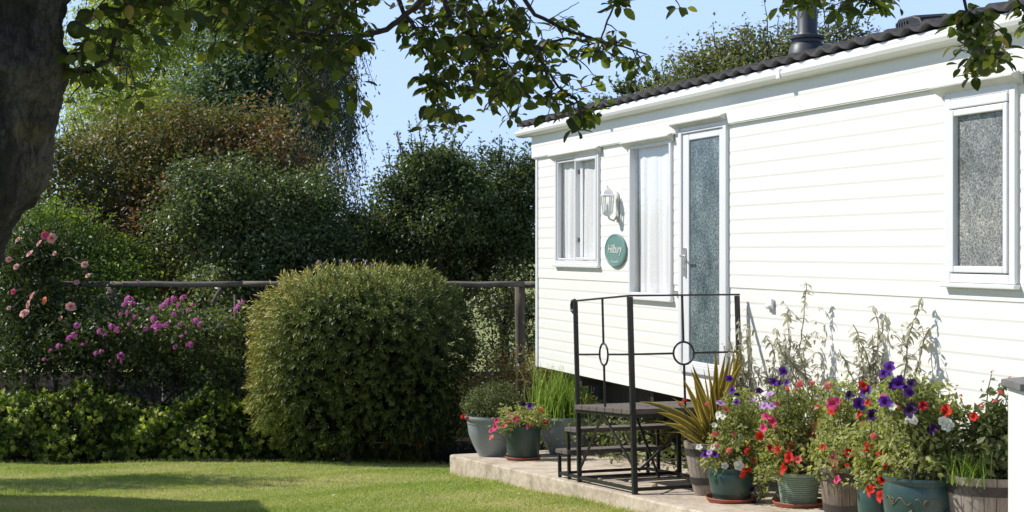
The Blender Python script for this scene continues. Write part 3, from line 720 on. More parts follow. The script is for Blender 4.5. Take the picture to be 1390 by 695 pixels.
# ------------------------------------------------------------------ entrance steps
def steps():
    t = empty('entrance_steps', S0, 'black iron entrance steps with ringed handrail and dark boards', 'steps'); t.rotation_mode = 'QUATERNION'; t.rotation_quaternion = SLABROT.to_quaternion()
    W_, Dp = .82, 1.04; PH = .58; TOP = 1.35; MID = .955
    pb = MB()
    for k in range(7):
        x = -Dp + .002 + k * (Dp + .02) / 7; pb.box(x, x + (Dp + .02) / 7 - .008, -.03, W_, PH - .035, PH)
    pb.build('platform', M['wood_step'], t, bevel=.004)
    for (xa, xb, z) in ((-1.31, -1.035, .40), (-1.52, -1.255, .225)):
        b = MB()
        for k in range(2):
            wd = (xb - xa) / 2; b.box(xa + k * wd, xa + (k + 1) * wd - .008, -.01, W_ - .03, z - .032, z)
        b.build('tread', M['wood_step'], t, bevel=.004)
    def bars(name, lst, smooth=False):
        b = MB()
        for p, q, wd in lst: b.bar(p, q, wd)
        return b.build(name, M['iron'], t, bevel=.002)
    for (x, y, z1, wd) in ((0, 0, TOP, .034), (-Dp, 0, TOP, .03), (0, W_, TOP, .03), (-Dp, W_, PH - .036, .03)):
        bars('post', [((x, y, 0), (x, y, z1), wd)])
    for (x, z) in ((-1.295, .40), (-1.50, .225)):
        for y in (.015, W_ - .06): bars('leg', [((x, y, 0), (x, y, z - .033), .024)])
    bars('base_frame', [((-1.5, .018, .035), (-Dp - .016, .018, .035), .024), ((-Dp + .016, .004, .035), (-.018, .004, .035), .024), ((0, .018, .035), (0, W_ - .016, .035), .024), ((-Dp, .018, .037), (-Dp, W_ - .016, .037), .022),
                        ((-1.5, W_ - .06, .035), (-.018, W_ - .06, .033), .024), ((-1.5, .032, .036), (-1.5, W_ - .074, .036), .022)])
    pf = PH - .048
    bars('platform_frame', [((-Dp + .016, 0, pf), (-.018, 0, pf), .024), ((0, .018, pf), (0, W_ - .016, pf), .024), ((-Dp, .016, pf), (-Dp, W_ - .016, pf), .022), ((-1.29, .02, .355), (-Dp - .016, .02, .355), .02), ((-1.49, .02, .18), (-1.31, .02, .18), .02)])
    for p, q in (((-.54, .004, pf - .013), (-.03, .004, .19)), ((-.56, .004, pf - .013), (-Dp + .03, .004, .12)), ((.003, .03, .16), (.003, .46, pf - .013)), ((.003, W_ - .03, .16), (.003, .48, pf - .013)), ((-1.02, .45, pf - .013), (-.6, .45, .05))):
        bars('brace', [(p, q, .015)])
    # handrail
    r = MB(); r.bar((-Dp - .02, 0, TOP + .008), (.018, 0, TOP + .008), .034, .012); r.bar((.0, .018, TOP + .008), (0, W_ + .016, TOP + .008), .034, .012)
    r.tube([(-Dp - .01, 0, TOP + .008), (-Dp - .05, 0, TOP + .005), (-Dp - .066, 0, TOP - .02), (-Dp - .06, 0, TOP - .06), (-Dp - .035, 0, TOP - .075), (-Dp - .015, 0, TOP - .07)], .018, 8)
    r.build('handrail', M['iron'], t, bevel=.002)
    rr = .078
    m = MB(); xm = -.50
    m.bar((-Dp - .03, 0, MID), (xm - rr, 0, MID), .014); m.bar((xm + rr, 0, MID), (-.017, 0, MID), .014); ym = .395
    m.bar((0, .017, MID), (0, ym - rr, MID), .014); m.bar((0, ym + rr, MID), (0, W_ - .015, MID), .014)
    m.build('mid_rail', M['iron'], t)
    bars('baluster', [((xm, 0, TOP + .002), (xm, 0, MID + rr), .014), ((xm, 0, MID - rr), (xm, 0, PH + .0), .014)])
    bars('baluster', [((0, ym, TOP + .002), (0, ym, MID + rr), .014), ((0, ym, MID - rr), (0, ym, PH + .0), .014)])
    for kx in (0, 1):
        b = MB(); n = 32
        pts = [(xm + rr * math.cos(2 * math.pi * j / n), 0, MID + rr * math.sin(2 * math.pi * j / n)) if kx == 0 else (0, ym + rr * math.cos(2 * math.pi * j / n), MID + rr * math.sin(2 * math.pi * j / n)) for j in range(n + 1)]
        b.tube(pts, .0075, 8, cap=False); b.build('ring', M['iron'], t, smooth=True)
steps()

# ------------------------------------------------------------------ flowers
def fl_petunia(seed):
    rng = random.Random(seed); b = MB(); n = 20; vs = [(0, 0, -.35)]; a = [0.01]
    for ring, (rr, z, at_) in enumerate(((.25, -.05, .2), (.62, .10, .6), (1, .10, 1.0))):
        for j in range(n):
            t = 2 * math.pi * j / n; lobe = 1 - (.22 * (1 - abs(math.cos(2.5 * t))) if ring == 2 else 0)
            r = rr * lobe * (1 + .05 * rng.uniform(-1, 1)); vs.append((r * math.cos(t), r * math.sin(t), z + (.14 * math.sin(5 * t + seed) + .16 * math.sin(2 * t + seed * 1.7) + rng.uniform(-.09, .09) if ring == 2 else rng.uniform(-.04, .04)))); a.append(at_)
    fs = [(0, 1 + j, 1 + (j + 1) % n) for j in range(n)]
    for k in range(2):
        for j in range(n): fs.append((1 + k * n + j, 1 + (k + 1) * n + j, 1 + (k + 1) * n + (j + 1) % n, 1 + k * n + (j + 1) % n))
    return b.add(vs, fs, a)
def fl_cluster(seed, nf=9):
    rng = random.Random(seed); b = MB()
    for k in range(nf):
        d = V((rng.gauss(0, 1), rng.gauss(0, 1), abs(rng.gauss(0, 1)) + .1)).normalized(); c = d * .62
        x = d.orthogonal().normalized(); y = d.cross(x); ph = rng.random() * 6
        for p in range(5):
            t = ph + 2 * math.pi * p / 5; e = x * math.cos(t) + y * math.sin(t); g = d.cross(e); rr = .46 * rng.uniform(.85, 1.15)
            b.add([c, c + e * rr * .55 + g * rr * .36 + d * .08, c + e * rr + d * .02, c + e * rr * .55 - g * rr * .36 + d * .08], [(0, 1, 2), (0, 2, 3)], [.1, .7, 1, .7])
    return b
def fl_rose(seed):
    rng = random.Random(seed); b = MB()
    for ring, (n, r, h, op) in enumerate(((3, .22, .5, .05), (5, .42, .45, .25), (6, .68, .3, .6), (7, .95, .1, 1.0))):
        for p in range(n):
            t = 2 * math.pi * (p + .5 * ring) / n + rng.uniform(-.2, .2)
            e = V((math.cos(t), math.sin(t), 0)); g = V((-math.sin(t), math.cos(t), 0)); w = r * 1.5 * math.pi / n * 1.15
            vs = []
            for i in range(4):
                for j in range(4):
                    u = i / 3; v = j / 3 * 2 - 1
                    q = e * (r * (.25 + .75 * u ** .7)) * (1 - .18 * v * v * (1 - op)) + g * (v * w * (.35 + .65 * math.sin(u * 2.2))) + V((0, 0, h * math.sin(u * (1.6 + op * 1.1)) - .1 * op * v * v + rng.uniform(-.02, .02)))
                    vs.append(q)
            b.add(vs, [(i * 4 + j, i * 4 + j + 1, (i + 1) * 4 + j + 1, (i + 1) * 4 + j) for i in range(3) for j in range(3)], [.1 + .3 * ring] * 16)
    return b
FL = {}
def flower_mesh(kind, color, var):
    key = (kind, color, var)
    if key not in FL:
        b = {'petunia': fl_petunia, 'cluster': fl_cluster, 'rose': fl_rose}[kind](var * 7 + 3)
        o = b.build('flower', M['p_' + color], smooth=(kind != 'cluster'), fix=False)
        FL[key] = o.data; C.objects.unlink(o); bpy.data.objects.remove(o)
    return FL[key]
def flower(root, pos, kind, color, size, rng, face=None):
    o = bpy.data.objects.new('flower', flower_mesh(kind, color, rng.randrange(4))); C.objects.link(o)
    o.parent = root
    f = V(face) if face else V((rng.uniform(-.9, .25), rng.uniform(-1.1, -.2), rng.uniform(.15, .8)))
    o.rotation_euler = f.normalized().to_track_quat('Z', 'Y').to_euler()
    size *= rng.uniform(.68, 1.05)
    o.location = V(pos) - root.location; o.scale = (size, size, size * (.8 if kind != 'petunia' else 1))
    return o

# ------------------------------------------------------------------ trees and shrubs
def limb_path(p, q, n, rng, wob=.12):
    p, q = V(p), V(q); L = (q - p).length
    pts = []
    for i in range(n + 1):
        t = i / n; m = p.lerp(q, t); e = wob * L * math.sin(math.pi * t) * .7
        pts.append(m + V((rng.uniform(-e, e), rng.uniform(-e, e), rng.uniform(-e, e) + .25 * e)))
    pts[0] = p; pts[-1] = q
    return pts
def tree(name, label, cat, base, blobs, clumps, per, leafL, m, seed, group=None, cr=.28, trunk_r=.12, wr=.55, up=.45, barkm='bark', twigs=60, rmin=.55, shoots=None, fine=False, droop=0, crown='crown', flat=.75, sub=15, rag=110):
    rng = np.random.default_rng(seed); pr = random.Random(seed)
    t = empty(name, base, label, cat, group); b = MB()
    top = V(np.mean([x[:3] for x in blobs], axis=0))
    fork = V(base).lerp(top, .45); fork.x += pr.uniform(-.1, .1)
    b.tube(limb_path(base, fork, 5, pr, .05), [trunk_r * (1 - .08 * i) for i in range(6)], 8)
    ends = []
    for bl in blobs:
        c = V(bl[:3]); b.tube(limb_path(fork, c, 5, pr), [trunk_r * .5 * (1 - .14 * i) for i in range(6)], 6); ends.append(c)
    for k in range(twigs):
        bl = blobs[pr.randrange(len(blobs))]; d = V((pr.gauss(0, 1), pr.gauss(0, 1), pr.gauss(0, 1))).normalized()
        e = V(bl[:3]) + V((d.x * bl[3], d.y * bl[4], d.z * bl[5])) * pr.uniform(.7, 1.02)
        b.tube(limb_path(bl[:3], e, 3, pr), [trunk_r * .14, trunk_r * .1, trunk_r * .07, trunk_r * .03], 4, cap=False)
    parts = []
    P, D, N, r = crown_points(blobs, int(clumps / 2.3) if sub else clumps, int(per * 2.3) if sub else per, cr * 1.2, rng, up, rmin, flat, sub)
    shoots = list(shoots or [])
    for i in range(rag):                                        # ragged outer twigs
        bl = blobs[pr.randrange(len(blobs))]; d = V((pr.gauss(0, 1), pr.gauss(0, 1), abs(pr.gauss(0, 1)) - .2)).normalized()
        e = V(bl[:3]) + V((d.x * bl[3], d.y * bl[4], d.z * bl[5])) * .95
        shoots.append((e, e + (d * .6 + V((0, 0, .8))) * cr * pr.uniform(.6, 1) * pr.choice((1, 1, 1.6, 2.4)), pr.randint(9, 20)))
    parts.append(leaves(P, D, N, leafL * (.65 + .7 * rng.random(len(P))), wr, .3, droop, fine, r, rng))
    if shoots:
        for (p, q, nl) in shoots:
            p, q = V(p), V(q); path = limb_path(p, q, 5, pr, .05); b.tube(path, [.010, .009, .008, .006, .005, .003], 4, cap=False)
            tt = np.sort(rng.random(nl)) ** .8; pts = np.array([path[min(4, int(x * 5))].lerp(path[min(4, int(x * 5)) + 1], x * 5 - min(4, int(x * 5))) for x in tt])
            dd = rng.normal(size=(nl, 3)); dd[:, 2] = np.abs(dd[:, 2]) * .6 + .2
            parts.append(leaves(pts + rng.normal(size=(nl, 3)) * .008, dd, rng.normal(size=(nl, 3)) + np.array([0, 0, .8]), leafL * (.5 + .6 * rng.random(nl)), wr, .3, 0, fine, None, rng))
    b.build('trunk', M[barkm], t, org=base, fix=False)
    v, tr, rr = merge(parts); np_mesh(crown, v, tr, rr, M[m], t, org=base)
    return t
def B(px, py, Y, rx, rz, ry=None):                      # lobe placed where it stands: centre by line of sight and depth, radii given in pixels
    c = at(px, py, Y); k = Y / F
    return (c.x, c.y, c.z, rx * k, (ry if ry else max(rx, rz) * k * .8), rz * k)
def ground(px, Y): x = (px - 695) / F * Y; return V((x, Y, gz(x, Y)))
def shoot(px, py, px2, py2, Y, n): return (at(px, py, Y), at(px2, py2, Y), n)

GT = 'trees beyond the fence'
tree('feathery_tree', 'tall pale green feathery tree behind the russet one', 'tree', ground(215, 31), [B(215, 60, 31, 95, 95), B(150, 110, 30.5, 80, 85), B(270, 20, 31, 90, 90), B(170, 200, 30, 110, 90), B(230, -60, 31, 120, 80)], 2000, 26, .12, 'lf_bamboo', 21, GT, cr=.34, wr=.28, droop=.15, trunk_r=.2)
tree('dark_tree', 'tall dark blue green tree against the sky', 'tree', ground(350, 27.5), [B(385, 60, 27.5, 75, 110), B(415, 10, 27.5, 60, 90), B(345, 120, 27.5, 75, 75), B(405, 170, 27, 55, 90), B(300, 160, 27.6, 70, 70), B(340, 190, 27, 70, 60), B(350, 230, 27, 100, 90), B(370, -50, 27.5, 90, 80)], 2000, 24, .10, 'lf_holly', 22, GT, cr=.3, wr=.45, trunk_r=.2)
def weeping():
    rng = np.random.default_rng(31); pr = random.Random(31); base = ground(425, 26)
    t = empty('weeping_tree', base, 'weeping tree with thin hanging strands along its right edge', 'tree', GT); b = MB()
    top = at(415, 10, 26); b.tube(limb_path(base, top, 6, pr, .04), [.14, .13, .12, .1, .08, .06, .04], 8)
    parts = []
    for k in range(165):
        e = at(pr.uniform(385, 482), pr.gauss(70, 60), 26 + pr.uniform(-1.0, 1.0)); e.z = min(e.z, at(0, -40, 26).z)
        edge = (e.x - at(385, 0, 26).x) / (at(482, 0, 26).x - at(385, 0, 26).x)
        if k % 2 == 0: b.tube(limb_path(top.lerp(base, pr.uniform(0, .25)), e, 3, pr), [.03, .02, .012, .006], 4, cap=False)
        L = pr.uniform(.9, 2.6) * (1.0 - .35 * edge); n = int(L * 62); cur = e.copy(); pts = [cur.copy()]; drift = V((pr.uniform(-.02, .06), pr.uniform(-.03, .03), 0))
        for i in range(8): cur = cur + V((drift.x + pr.uniform(-.02, .02), drift.y + pr.uniform(-.02, .02), -L / 8)); pts.append(cur.copy())
        b.tube(pts, [.006] * 9, 3, cap=False)
        tt = rng.random(n) * 7.999; P = np.array([pts[int(x)].lerp(pts[int(x) + 1], x - int(x)) for x in tt]) + rng.normal(size=(n, 3)) * .05
        D = rng.normal(size=(n, 3)) * .6 + np.array([0, 0, -1]); parts.append(leaves(P, D, rng.normal(size=(n, 3)), .07 * (.6 + .8 * rng.random(n)), .3, .2, 0, False, None, rng))
    b.build('trunk', M['bark'], t, org=base, fix=False); v, tr, rr = merge(parts); np_mesh('crown', v, tr, rr, M['lf_weep'], t, org=base)
weeping()
tree('russet_tree', 'wide russet and olive tree with autumn tints behind the fence', 'tree', ground(230, 22.5), [B(265, 215, 22.5, 105, 70), B(170, 235, 22.5, 95, 65), B(105, 280, 22, 80, 70), B(350, 225, 22.5, 85, 65), B(230, 310, 22.3, 140, 75), B(120, 340, 22.2, 90, 70), B(200, 390, 22.1, 130, 60), B(390, 265, 22.6, 55, 55)], 2700, 24, .07, 'lf_rust', 23, GT, cr=.22, trunk_r=.14, up=.7, barkm='bark2', twigs=120)
tree('holly_tree', 'dark glossy evergreen with a rounded crown right of the russet tree', 'tree', ground(365, 20.5), [B(350, 290, 20.5, 100, 62), B(410, 305, 20.5, 55, 58), B(300, 340, 20.3, 85, 50), B(385, 365, 20.3, 105, 50), B(440, 380, 20.4, 60, 60)], 2300, 26, .058, 'lf_mid', 24, GT, cr=.19, trunk_r=.11)
tree('leafy_shrub', 'bright green leafy shrub at the left by the leaning trunk', 'shrub', ground(75, 20), [B(60, 330, 20, 60, 50), B(110, 350, 20, 60, 50), B(20, 380, 19.8, 70, 60), B(130, 400, 19.8, 60, 55)], 900, 24, .055, 'lf_bright', 25, None, cr=.18, trunk_r=.06)
sh = [shoot(530, 235, 526, 195, 20.7, 26), shoot(545, 215, 540, 178, 20.7, 30), shoot(560, 205, 556, 168, 20.7, 34), shoot(575, 200, 580, 172, 20.7, 26), shoot(600, 200, 612, 172, 20.7, 30), shoot(620, 205, 640, 178, 20.7, 26), shoot(535, 262, 512, 226, 20.7, 20), shoot(588, 200, 592, 165, 20.7, 26)]
tree('orchard_tree', 'grey green tree with upright shoots in the gap of sky', 'tree', ground(575, 20.7), [B(585, 238, 20.7, 44, 34), B(558, 275, 20.7, 44, 34), B(615, 280, 20.7, 56, 50), B(570, 335, 20.6, 85, 58)], 1250, 24, .058, 'lf_mid', 26, GT, cr=.17, trunk_r=.1, shoots=sh, twigs=70)
sh2 = [shoot(655, 235, 652, 190, 21.5, 34), shoot(676, 230, 678, 182, 21.5, 34), shoot(690, 232, 700, 196, 21.5, 26), shoot(640, 240, 632, 205, 21.5, 24), shoot(712, 245, 722, 215, 21.5, 24)]
tree('willow_tree', 'fresher green rounded tree just left of the mobile home', 'tree', ground(680, 21.5), [B(670, 270, 21.5, 55, 52), B(715, 285, 21.5, 52, 60), B(650, 330, 21.4, 60, 55), B(700, 350, 21.4, 75, 45)], 1300, 24, .058, 'lf_dark', 27, GT, cr=.18, trunk_r=.1, shoots=sh2)
tree('hawthorn', 'dark dense hawthorn bush low in the middle beyond the fence', 'tree', ground(500, 22), [B(505, 325, 22, 50, 36), B(465, 350, 22, 60, 42), B(540, 370, 21.8, 80, 45), B(610, 375, 21.8, 60, 40)], 1100, 24, .06, 'lf_dark', 28, GT, cr=.2, trunk_r=.1)
tree('field_tree', 'olive tree showing above the tiled roof behind the flue', 'tree', ground(1060, 19), [B(1055, 88, 19, 72, 46), B(985, 108, 19, 62, 36), B(1120, 72, 19, 60, 40), B(1010, 150, 19, 130, 50), B(1120, 130, 19, 80, 50)], 1500, 20, .055, 'lf_olive', 29, None, cr=.19, trunk_r=.13, barkm='bark2', up=.6, shoots=[shoot(985, 100, 966, 45, 19, 26), shoot(970, 110, 950, 75, 19, 16), shoot(1130, 60, 1190, 42, 19, 30), shoot(1120, 50, 1160, 22, 19, 24), shoot(1040, 75, 1020, 52, 19, 20), shoot(1150, 80, 1215, 62, 19, 26)])
tree('field_tree', 'small olive bush tip showing over the middle of the roof edge', 'tree', ground(880, 19.5), [B(893, 122, 19.5, 16, 12), B(853, 128, 19.5, 15, 8), B(875, 160, 19.5, 60, 30)], 160, 18, .055, 'lf_mid', 30, None, cr=.1, trunk_r=.07, shoots=[shoot(888, 120, 876, 98, 19.5, 10), shoot(897, 118, 905, 100, 19.5, 10)])
# far hedgerow closing the view
tree('far_hedgerow', 'dark hedgerow closing the view behind the trees', 'hedge', ground(330, 26), [B(x, 385 + 12 * math.sin(x), 25.5 + .6 * math.sin(x * 3), 75, 85) for x in range(-60, 640, 75)], 2300, 22, .085, 'lf_dark', 32, None, cr=.3, trunk_r=.08, crown='foliage')
tree('dark_undergrowth', 'shadowy undergrowth behind the fence below the mallow', 'shrub', ground(160, 18.9), [B(x, 485 + 22 * math.sin(x), 18.7 + .2 * math.sin(x * 2), 50, 55) for x in range(-40, 370, 38)], 1700, 20, .06, 'lf_dark', 36, None, cr=.17, trunk_r=.012, rag=20, crown='foliage')
# undergrowth seen through the fence on the right
tree('bramble', 'tangled thin bramble behind the fence post', 'shrub', ground(690, 18.9), [B(665, 430, 18.9, 40, 45), B(720, 430, 18.9, 40, 50), B(690, 480, 18.9, 70, 40)], 230, 22, .045, 'lf_dark', 33, None, cr=.15, trunk_r=.03, twigs=90, rmin=.2)

# the big rounded shrub
def round_shrub():
    rng = np.random.default_rng(41); Y = 16.75; base = ground(490, Y)
    t = empty('rounded_shrub', base, 'big rounded clipped olive shrub at the end of the lawn', 'shrub')
    k = Y / F; cx, cz = at(495, 487, Y).x, at(490, 494, Y).z
    a, bq, h = 140 * k, 1.15, 119 * k
    n = 5600
    th = rng.random(n) * 2 * math.pi; sph = unit(rng.normal(size=(n, 3)))
    p = 3.4                                                     # superellipsoid, boxy and domed
    lump = 1 + .05 * np.sin(sph[:, 0] * 7 + 1) * np.sin(sph[:, 2] * 6 + sph[:, 1] * 5) + .03 * np.sin(sph[:, 0] * 17) * np.sin(sph[:, 2] * 15 + 2)
    q = (np.abs(sph) ** p).sum(1) ** (-1 / p); S = sph * q[:, None] * lump[:, None]
    depth = 1 - .28 * rng.random(n) ** 2.2
    Pc = np.stack([cx + S[:, 0] * a * depth * .98, Y + S[:, 1] * bq * depth, cz + S[:, 2] * h * depth], 1)
    nn = unit(np.sign(sph) * np.abs(S) ** (p - 1) / np.array([a, bq, h]))
    ax = unit(nn * .9 + rng.normal(size=(n, 3)) * .22 + np.array([-.18, 0, -.24]))
    parts = []; per = 12
    sunny = np.clip(.42 - nn[:, 0] * .75 + nn[:, 2] * .45 + nn[:, 1] * .35 + .12 * rng.normal(size=n), 0, 1)  # puts light and shade into the leaf tone: sunward sides paler, front darker
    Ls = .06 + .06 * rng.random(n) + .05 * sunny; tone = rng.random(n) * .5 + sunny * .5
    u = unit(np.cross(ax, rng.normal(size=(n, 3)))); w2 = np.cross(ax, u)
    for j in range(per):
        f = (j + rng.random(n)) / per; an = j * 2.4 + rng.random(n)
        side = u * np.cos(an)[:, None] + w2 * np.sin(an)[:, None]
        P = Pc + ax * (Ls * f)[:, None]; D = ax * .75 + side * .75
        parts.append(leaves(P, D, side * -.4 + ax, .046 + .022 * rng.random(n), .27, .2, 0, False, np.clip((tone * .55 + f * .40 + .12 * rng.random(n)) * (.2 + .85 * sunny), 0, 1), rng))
    v, tr, r = merge(parts); keep = v.reshape(-1, 4, 3)[:, :, 2].min(1) > base.z + .0
    idx = np.nonzero(keep)[0]; v = v.reshape(-1, 4, 3)[idx].reshape(-1, 3); r = r.reshape(-1, 4)[idx].ravel()
    tr = (np.arange(len(idx))[:, None, None] * 4 + T4[None]).reshape(-1, 3)
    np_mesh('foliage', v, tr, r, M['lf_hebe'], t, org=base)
    # inner leaves coloured dark to stand for the shade inside, and the branches
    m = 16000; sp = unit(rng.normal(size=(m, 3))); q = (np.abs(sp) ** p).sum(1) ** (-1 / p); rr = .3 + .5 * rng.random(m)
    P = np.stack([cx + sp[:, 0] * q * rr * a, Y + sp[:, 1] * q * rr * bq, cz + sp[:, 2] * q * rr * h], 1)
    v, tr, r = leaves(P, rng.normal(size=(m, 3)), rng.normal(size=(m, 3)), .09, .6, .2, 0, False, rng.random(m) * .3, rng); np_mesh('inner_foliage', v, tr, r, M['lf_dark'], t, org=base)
    b = MB(); pr = random.Random(4)
    for i in range(26):
        d = V((pr.uniform(-1, 1), pr.uniform(-1, 1), pr.uniform(.3, 1))); e = V((cx + d.x * a * .8, Y + d.y * bq * .8, cz + (d.z * 1.4 - .6) * h * .8)); b.tube(limb_path(base, e, 4, pr), [.03, .025, .02, .012, .005], 5)
    b.build('branches', M['bark'], t, org=base, fix=False)
    # sparse purple flower tips on top
    for i in range(9): flower(t, at(pr.uniform(430, 530), pr.uniform(352, 362), Y - .2), 'cluster', 'lilac', .022, pr)
round_shrub()

# low hedge along the back of the lawn
def low_hedge():
    rng = np.random.default_rng(43); Y = 16.75; base = ground(150, Y)
    t = empty('low_hedge', base, 'low leafy green hedge along the far edge of the lawn', 'hedge')
    x0, x1 = at(-260, 0, Y).x, at(418, 0, Y).x; h = .66
    n = 4700
    x = x0 + (x1 - x0) * rng.random(n); face = rng.random(n)
    topz = h * (1 + .10 * np.sin(x * 2.1) + .07 * np.sin(x * 5.3 + 1))
    z = np.where(face < .55, topz * (.04 + .96 * rng.random(n)), topz); yy = np.where(face < .55, -.40, -.4 + .8 * rng.random(n))
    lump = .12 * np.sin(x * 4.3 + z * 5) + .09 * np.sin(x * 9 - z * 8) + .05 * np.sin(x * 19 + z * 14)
    rnd_ = np.clip((z / topz - .75) / .25, 0, 1)
    yy = np.where(face < .55, yy + lump * .6 + rnd_ ** 2 * .2, yy); z = z + np.where(face < .55, 0, lump * .4)
    c = np.stack([x, Y + yy, base.z + z], 1) + rng.normal(size=(n, 3)) * .04
    out = unit(np.where(face[:, None] < .55, np.array([0, -1, .25]), np.array([0, -.15, 1])) + rng.normal(size=(n, 3)) * .45)
    per = 10; parts = []; tone = rng.random(n)
    u = unit(np.cross(out, rng.normal(size=(n, 3)))); w2 = np.cross(out, u)
    for j in range(per):
        an = j * 2.4 + rng.random(n); side = u * np.cos(an)[:, None] + w2 * np.sin(an)[:, None]; f = .35 + .65 * j / per
        P = c - out * .05 * f; D = out * (.35 + .5 * (1 - f)) + side
        parts.append(leaves(P, D, out, .034 + .018 * rng.random(n), .5, .25, .1, False, np.clip(tone ** 1.5 * .85 + .3 * rng.random(n) - .08 - lump * .8, 0, 1), rng))  # tone drops in the front hollows, shade put into the leaf colour
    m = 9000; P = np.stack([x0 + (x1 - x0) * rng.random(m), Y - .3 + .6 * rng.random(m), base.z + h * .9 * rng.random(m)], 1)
    parts.append(leaves(P, rng.normal(size=(m, 3)), rng.normal(size=(m, 3)), .07, .6, .2, 0, False, rng.random(m) * .2, rng))  # inner leaves take only the darkest tones, in place of inner shade
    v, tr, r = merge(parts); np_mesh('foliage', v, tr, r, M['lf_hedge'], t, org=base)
    b = MB(); pr = random.Random(8)
    for i in range(70):
        xx = pr.uniform(x0, x1); p = V((xx, Y, base.z)); b.tube(limb_path(p, p + V((pr.uniform(-.3, .3), pr.uniform(-.35, .3), pr.uniform(.5, .9))), 3, pr), [.012, .01, .007, .003], 4, cap=False)
    b.build('stems', M['bark'], t, org=base, fix=False)
low_hedge()

def flowering(name, label, cat, base, blobs, clumps, per, leafL, m, seed, fl, fY, stems=25, wr=.55, cr=.15, group=None, rmin=.3, up=.4, extra_stem='bark', fsize=None, fine=False):
    t = tree(name, label, cat, base, blobs, clumps, per, leafL, m, seed, group, rag=14, cr=cr, trunk_r=.035, wr=wr, up=up, barkm=extra_stem, twigs=stems, rmin=rmin, fine=fine, crown='foliage')
    pr = random.Random(seed * 3 + 1); b = MB()
    for (px, py, kind, color, size) in fl:
        p = at(px, py, fY + pr.uniform(-.12, .12)); flower(t, p, kind, color, size, pr)
        q = V(blobs[min(range(len(blobs)), key=lambda i: (V(blobs[i][:3]) - p).length)][:3]); b.tube(limb_path(p.lerp(q, .6), p + V((0, .02, -.01)), 3, pr, .1), [.004, .0035, .003, .003], 4, cap=False)
    if fl: b.build('flower_stems', M['stem'], t, org=t.location, fix=False)
    return t
rz = lambda *a: [(x, y, 'rose', c, s) for x, y, c, s in a]
flowering('rose_bush', 'tall rose bush with pale pink and orange blooms at the left', 'rose bush', ground(50, 17.6), [B(60, 390, 17.6, 55, 60), B(20, 370, 17.6, 50, 60), B(90, 440, 17.5, 60, 60), B(30, 470, 17.5, 70, 70), B(62, 345, 17.6, 32, 28)], 700, 18, .055, 'lf_dark', 51,
    rz((22, 362, 'rose', .035), (82, 432, 'rose', .036), (18, 396, 'pink', .034), (104, 383, 'rose', .03), (74, 344, 'rose', .034), (12, 418, 'rose', .03), (70, 323, 'rose', 0.054), (53, 330, 'rose', 0.052), (40, 344, 'rose', 0.047), (61, 319, 'pink', 0.042), (115, 359, 'rose', 0.044), (44, 402, 'rose', 0.063), (60, 408, 'orange', 0.052), (96, 416, 'rose', 0.058), (33, 425, 'rose', 0.063), (38, 413, 'rose', 0.047), (24, 325, 'rose', 0.037), (119, 374, 'rose', 0.037), (12, 352, 'rose', 0.037)), 16.85, cr=.16)
pr_mg = random.Random(17)
mg = [(180, 412, .06), (169, 414, .05), (222, 416, .045), (234, 412, .045), (152, 443, .045), (143, 455, .04), (100, 455, .045), (112, 468, .04), (214, 439, .05), (226, 440, .04), (266, 436, .045), (253, 452, .04), (320, 421, .05), (330, 410, .04), (131, 480, .04), (183, 430, .04), (198, 446, .04), (80, 470, .035), (150, 490, .035), (243, 415, .04), (175, 407, .075), (173, 424, .05), (136, 450, .06), (159, 448, .055), (94, 460, .06), (118, 464, .045), (138, 477, .05), (164, 483, .055), (166, 490, .04), (69, 476, .045), (188, 381, .04), (228, 410, .06), (236, 405, .045), (249, 405, .045), (256, 422, .05), (209, 433, .065), (216, 446, .065), (210, 445, .05), (222, 443, .05), (272, 441, .06), (247, 457, .05), (258, 469, .055), (238, 471, .04), (325, 416, .065), (164, 427, .05), (236, 427, .04), (176, 440, .04), (202, 419, .04), (262, 414, .035), (104, 442, .035), (60, 488, .035), (245, 440, .035)]
flowering('mallow_bush', 'loose bush dotted with magenta blooms in front of the rail', 'flowering shrub', ground(200, 17.3), [B(130, 475, 17.3, 75, 58), B(200, 470, 17.3, 75, 58), B(265, 475, 17.3, 70, 55), B(160, 510, 17.3, 110, 50), B(290, 500, 17.3, 55, 60)], 620, 18, .055, 'lf_mid', 52,
    [(x, y, 'cluster', 'magenta', s * pr_mg.uniform(.75, 1.35)) for x, y, s in mg], 16.6, cr=.14)
flowering('border_plant', 'loose reddish green border plants below the fence post', 'plant', ground(700, 16.2), [B(680, 520, 16.2, 48, 42), B(735, 515, 16.1, 45, 45), B(660, 560, 16.0, 40, 50), B(700, 580, 16, 70, 45), B(765, 545, 16, 40, 45)], 430, 18, .045, 'lf_rust', 53,
    [(655, 478, 'cluster', 'white', .02), (703, 495, 'cluster', 'white', .022), (668, 508, 'cluster', 'lilac', .025), (772, 522, 'cluster', 'white', .04), (788, 534, 'cluster', 'white', .03), (735, 518, 'cluster', 'white', .025)], 15.6, cr=.14, wr=.4)
flowering('bedding_plant', 'yellow green leafy seedling with a red bloom below the round shrub', 'plant', ground(470, 15.8), [B(471, 598, 15.75, 5, 16), B(440, 606, 15.8, 10, 12)], 18, 9, .035, 'lf_bright', 54, [(524, 603, 'cluster', 'red', .03), (571, 605, 'cluster', 'red', .03)], 15.9, stems=5, cr=.03)
# ivy-like greenery beneath the far end of the home
flowering('shade_plant', 'dark leafy plant growing under the raised mobile home', 'plant', hw(1.6, -.5, -.35), [(*hw(1.2, -.4, -.05), .5, .4, .28), (*hw(2.2, -.5, .0), .5, .35, .25), (*hw(.3, -.1, .05), .35, .4, .35), (*hw(3.2, -.55, .0), .5, .3, .25)], 260, 16, .05, 'lf_potd', 55, [], 14, cr=.13)

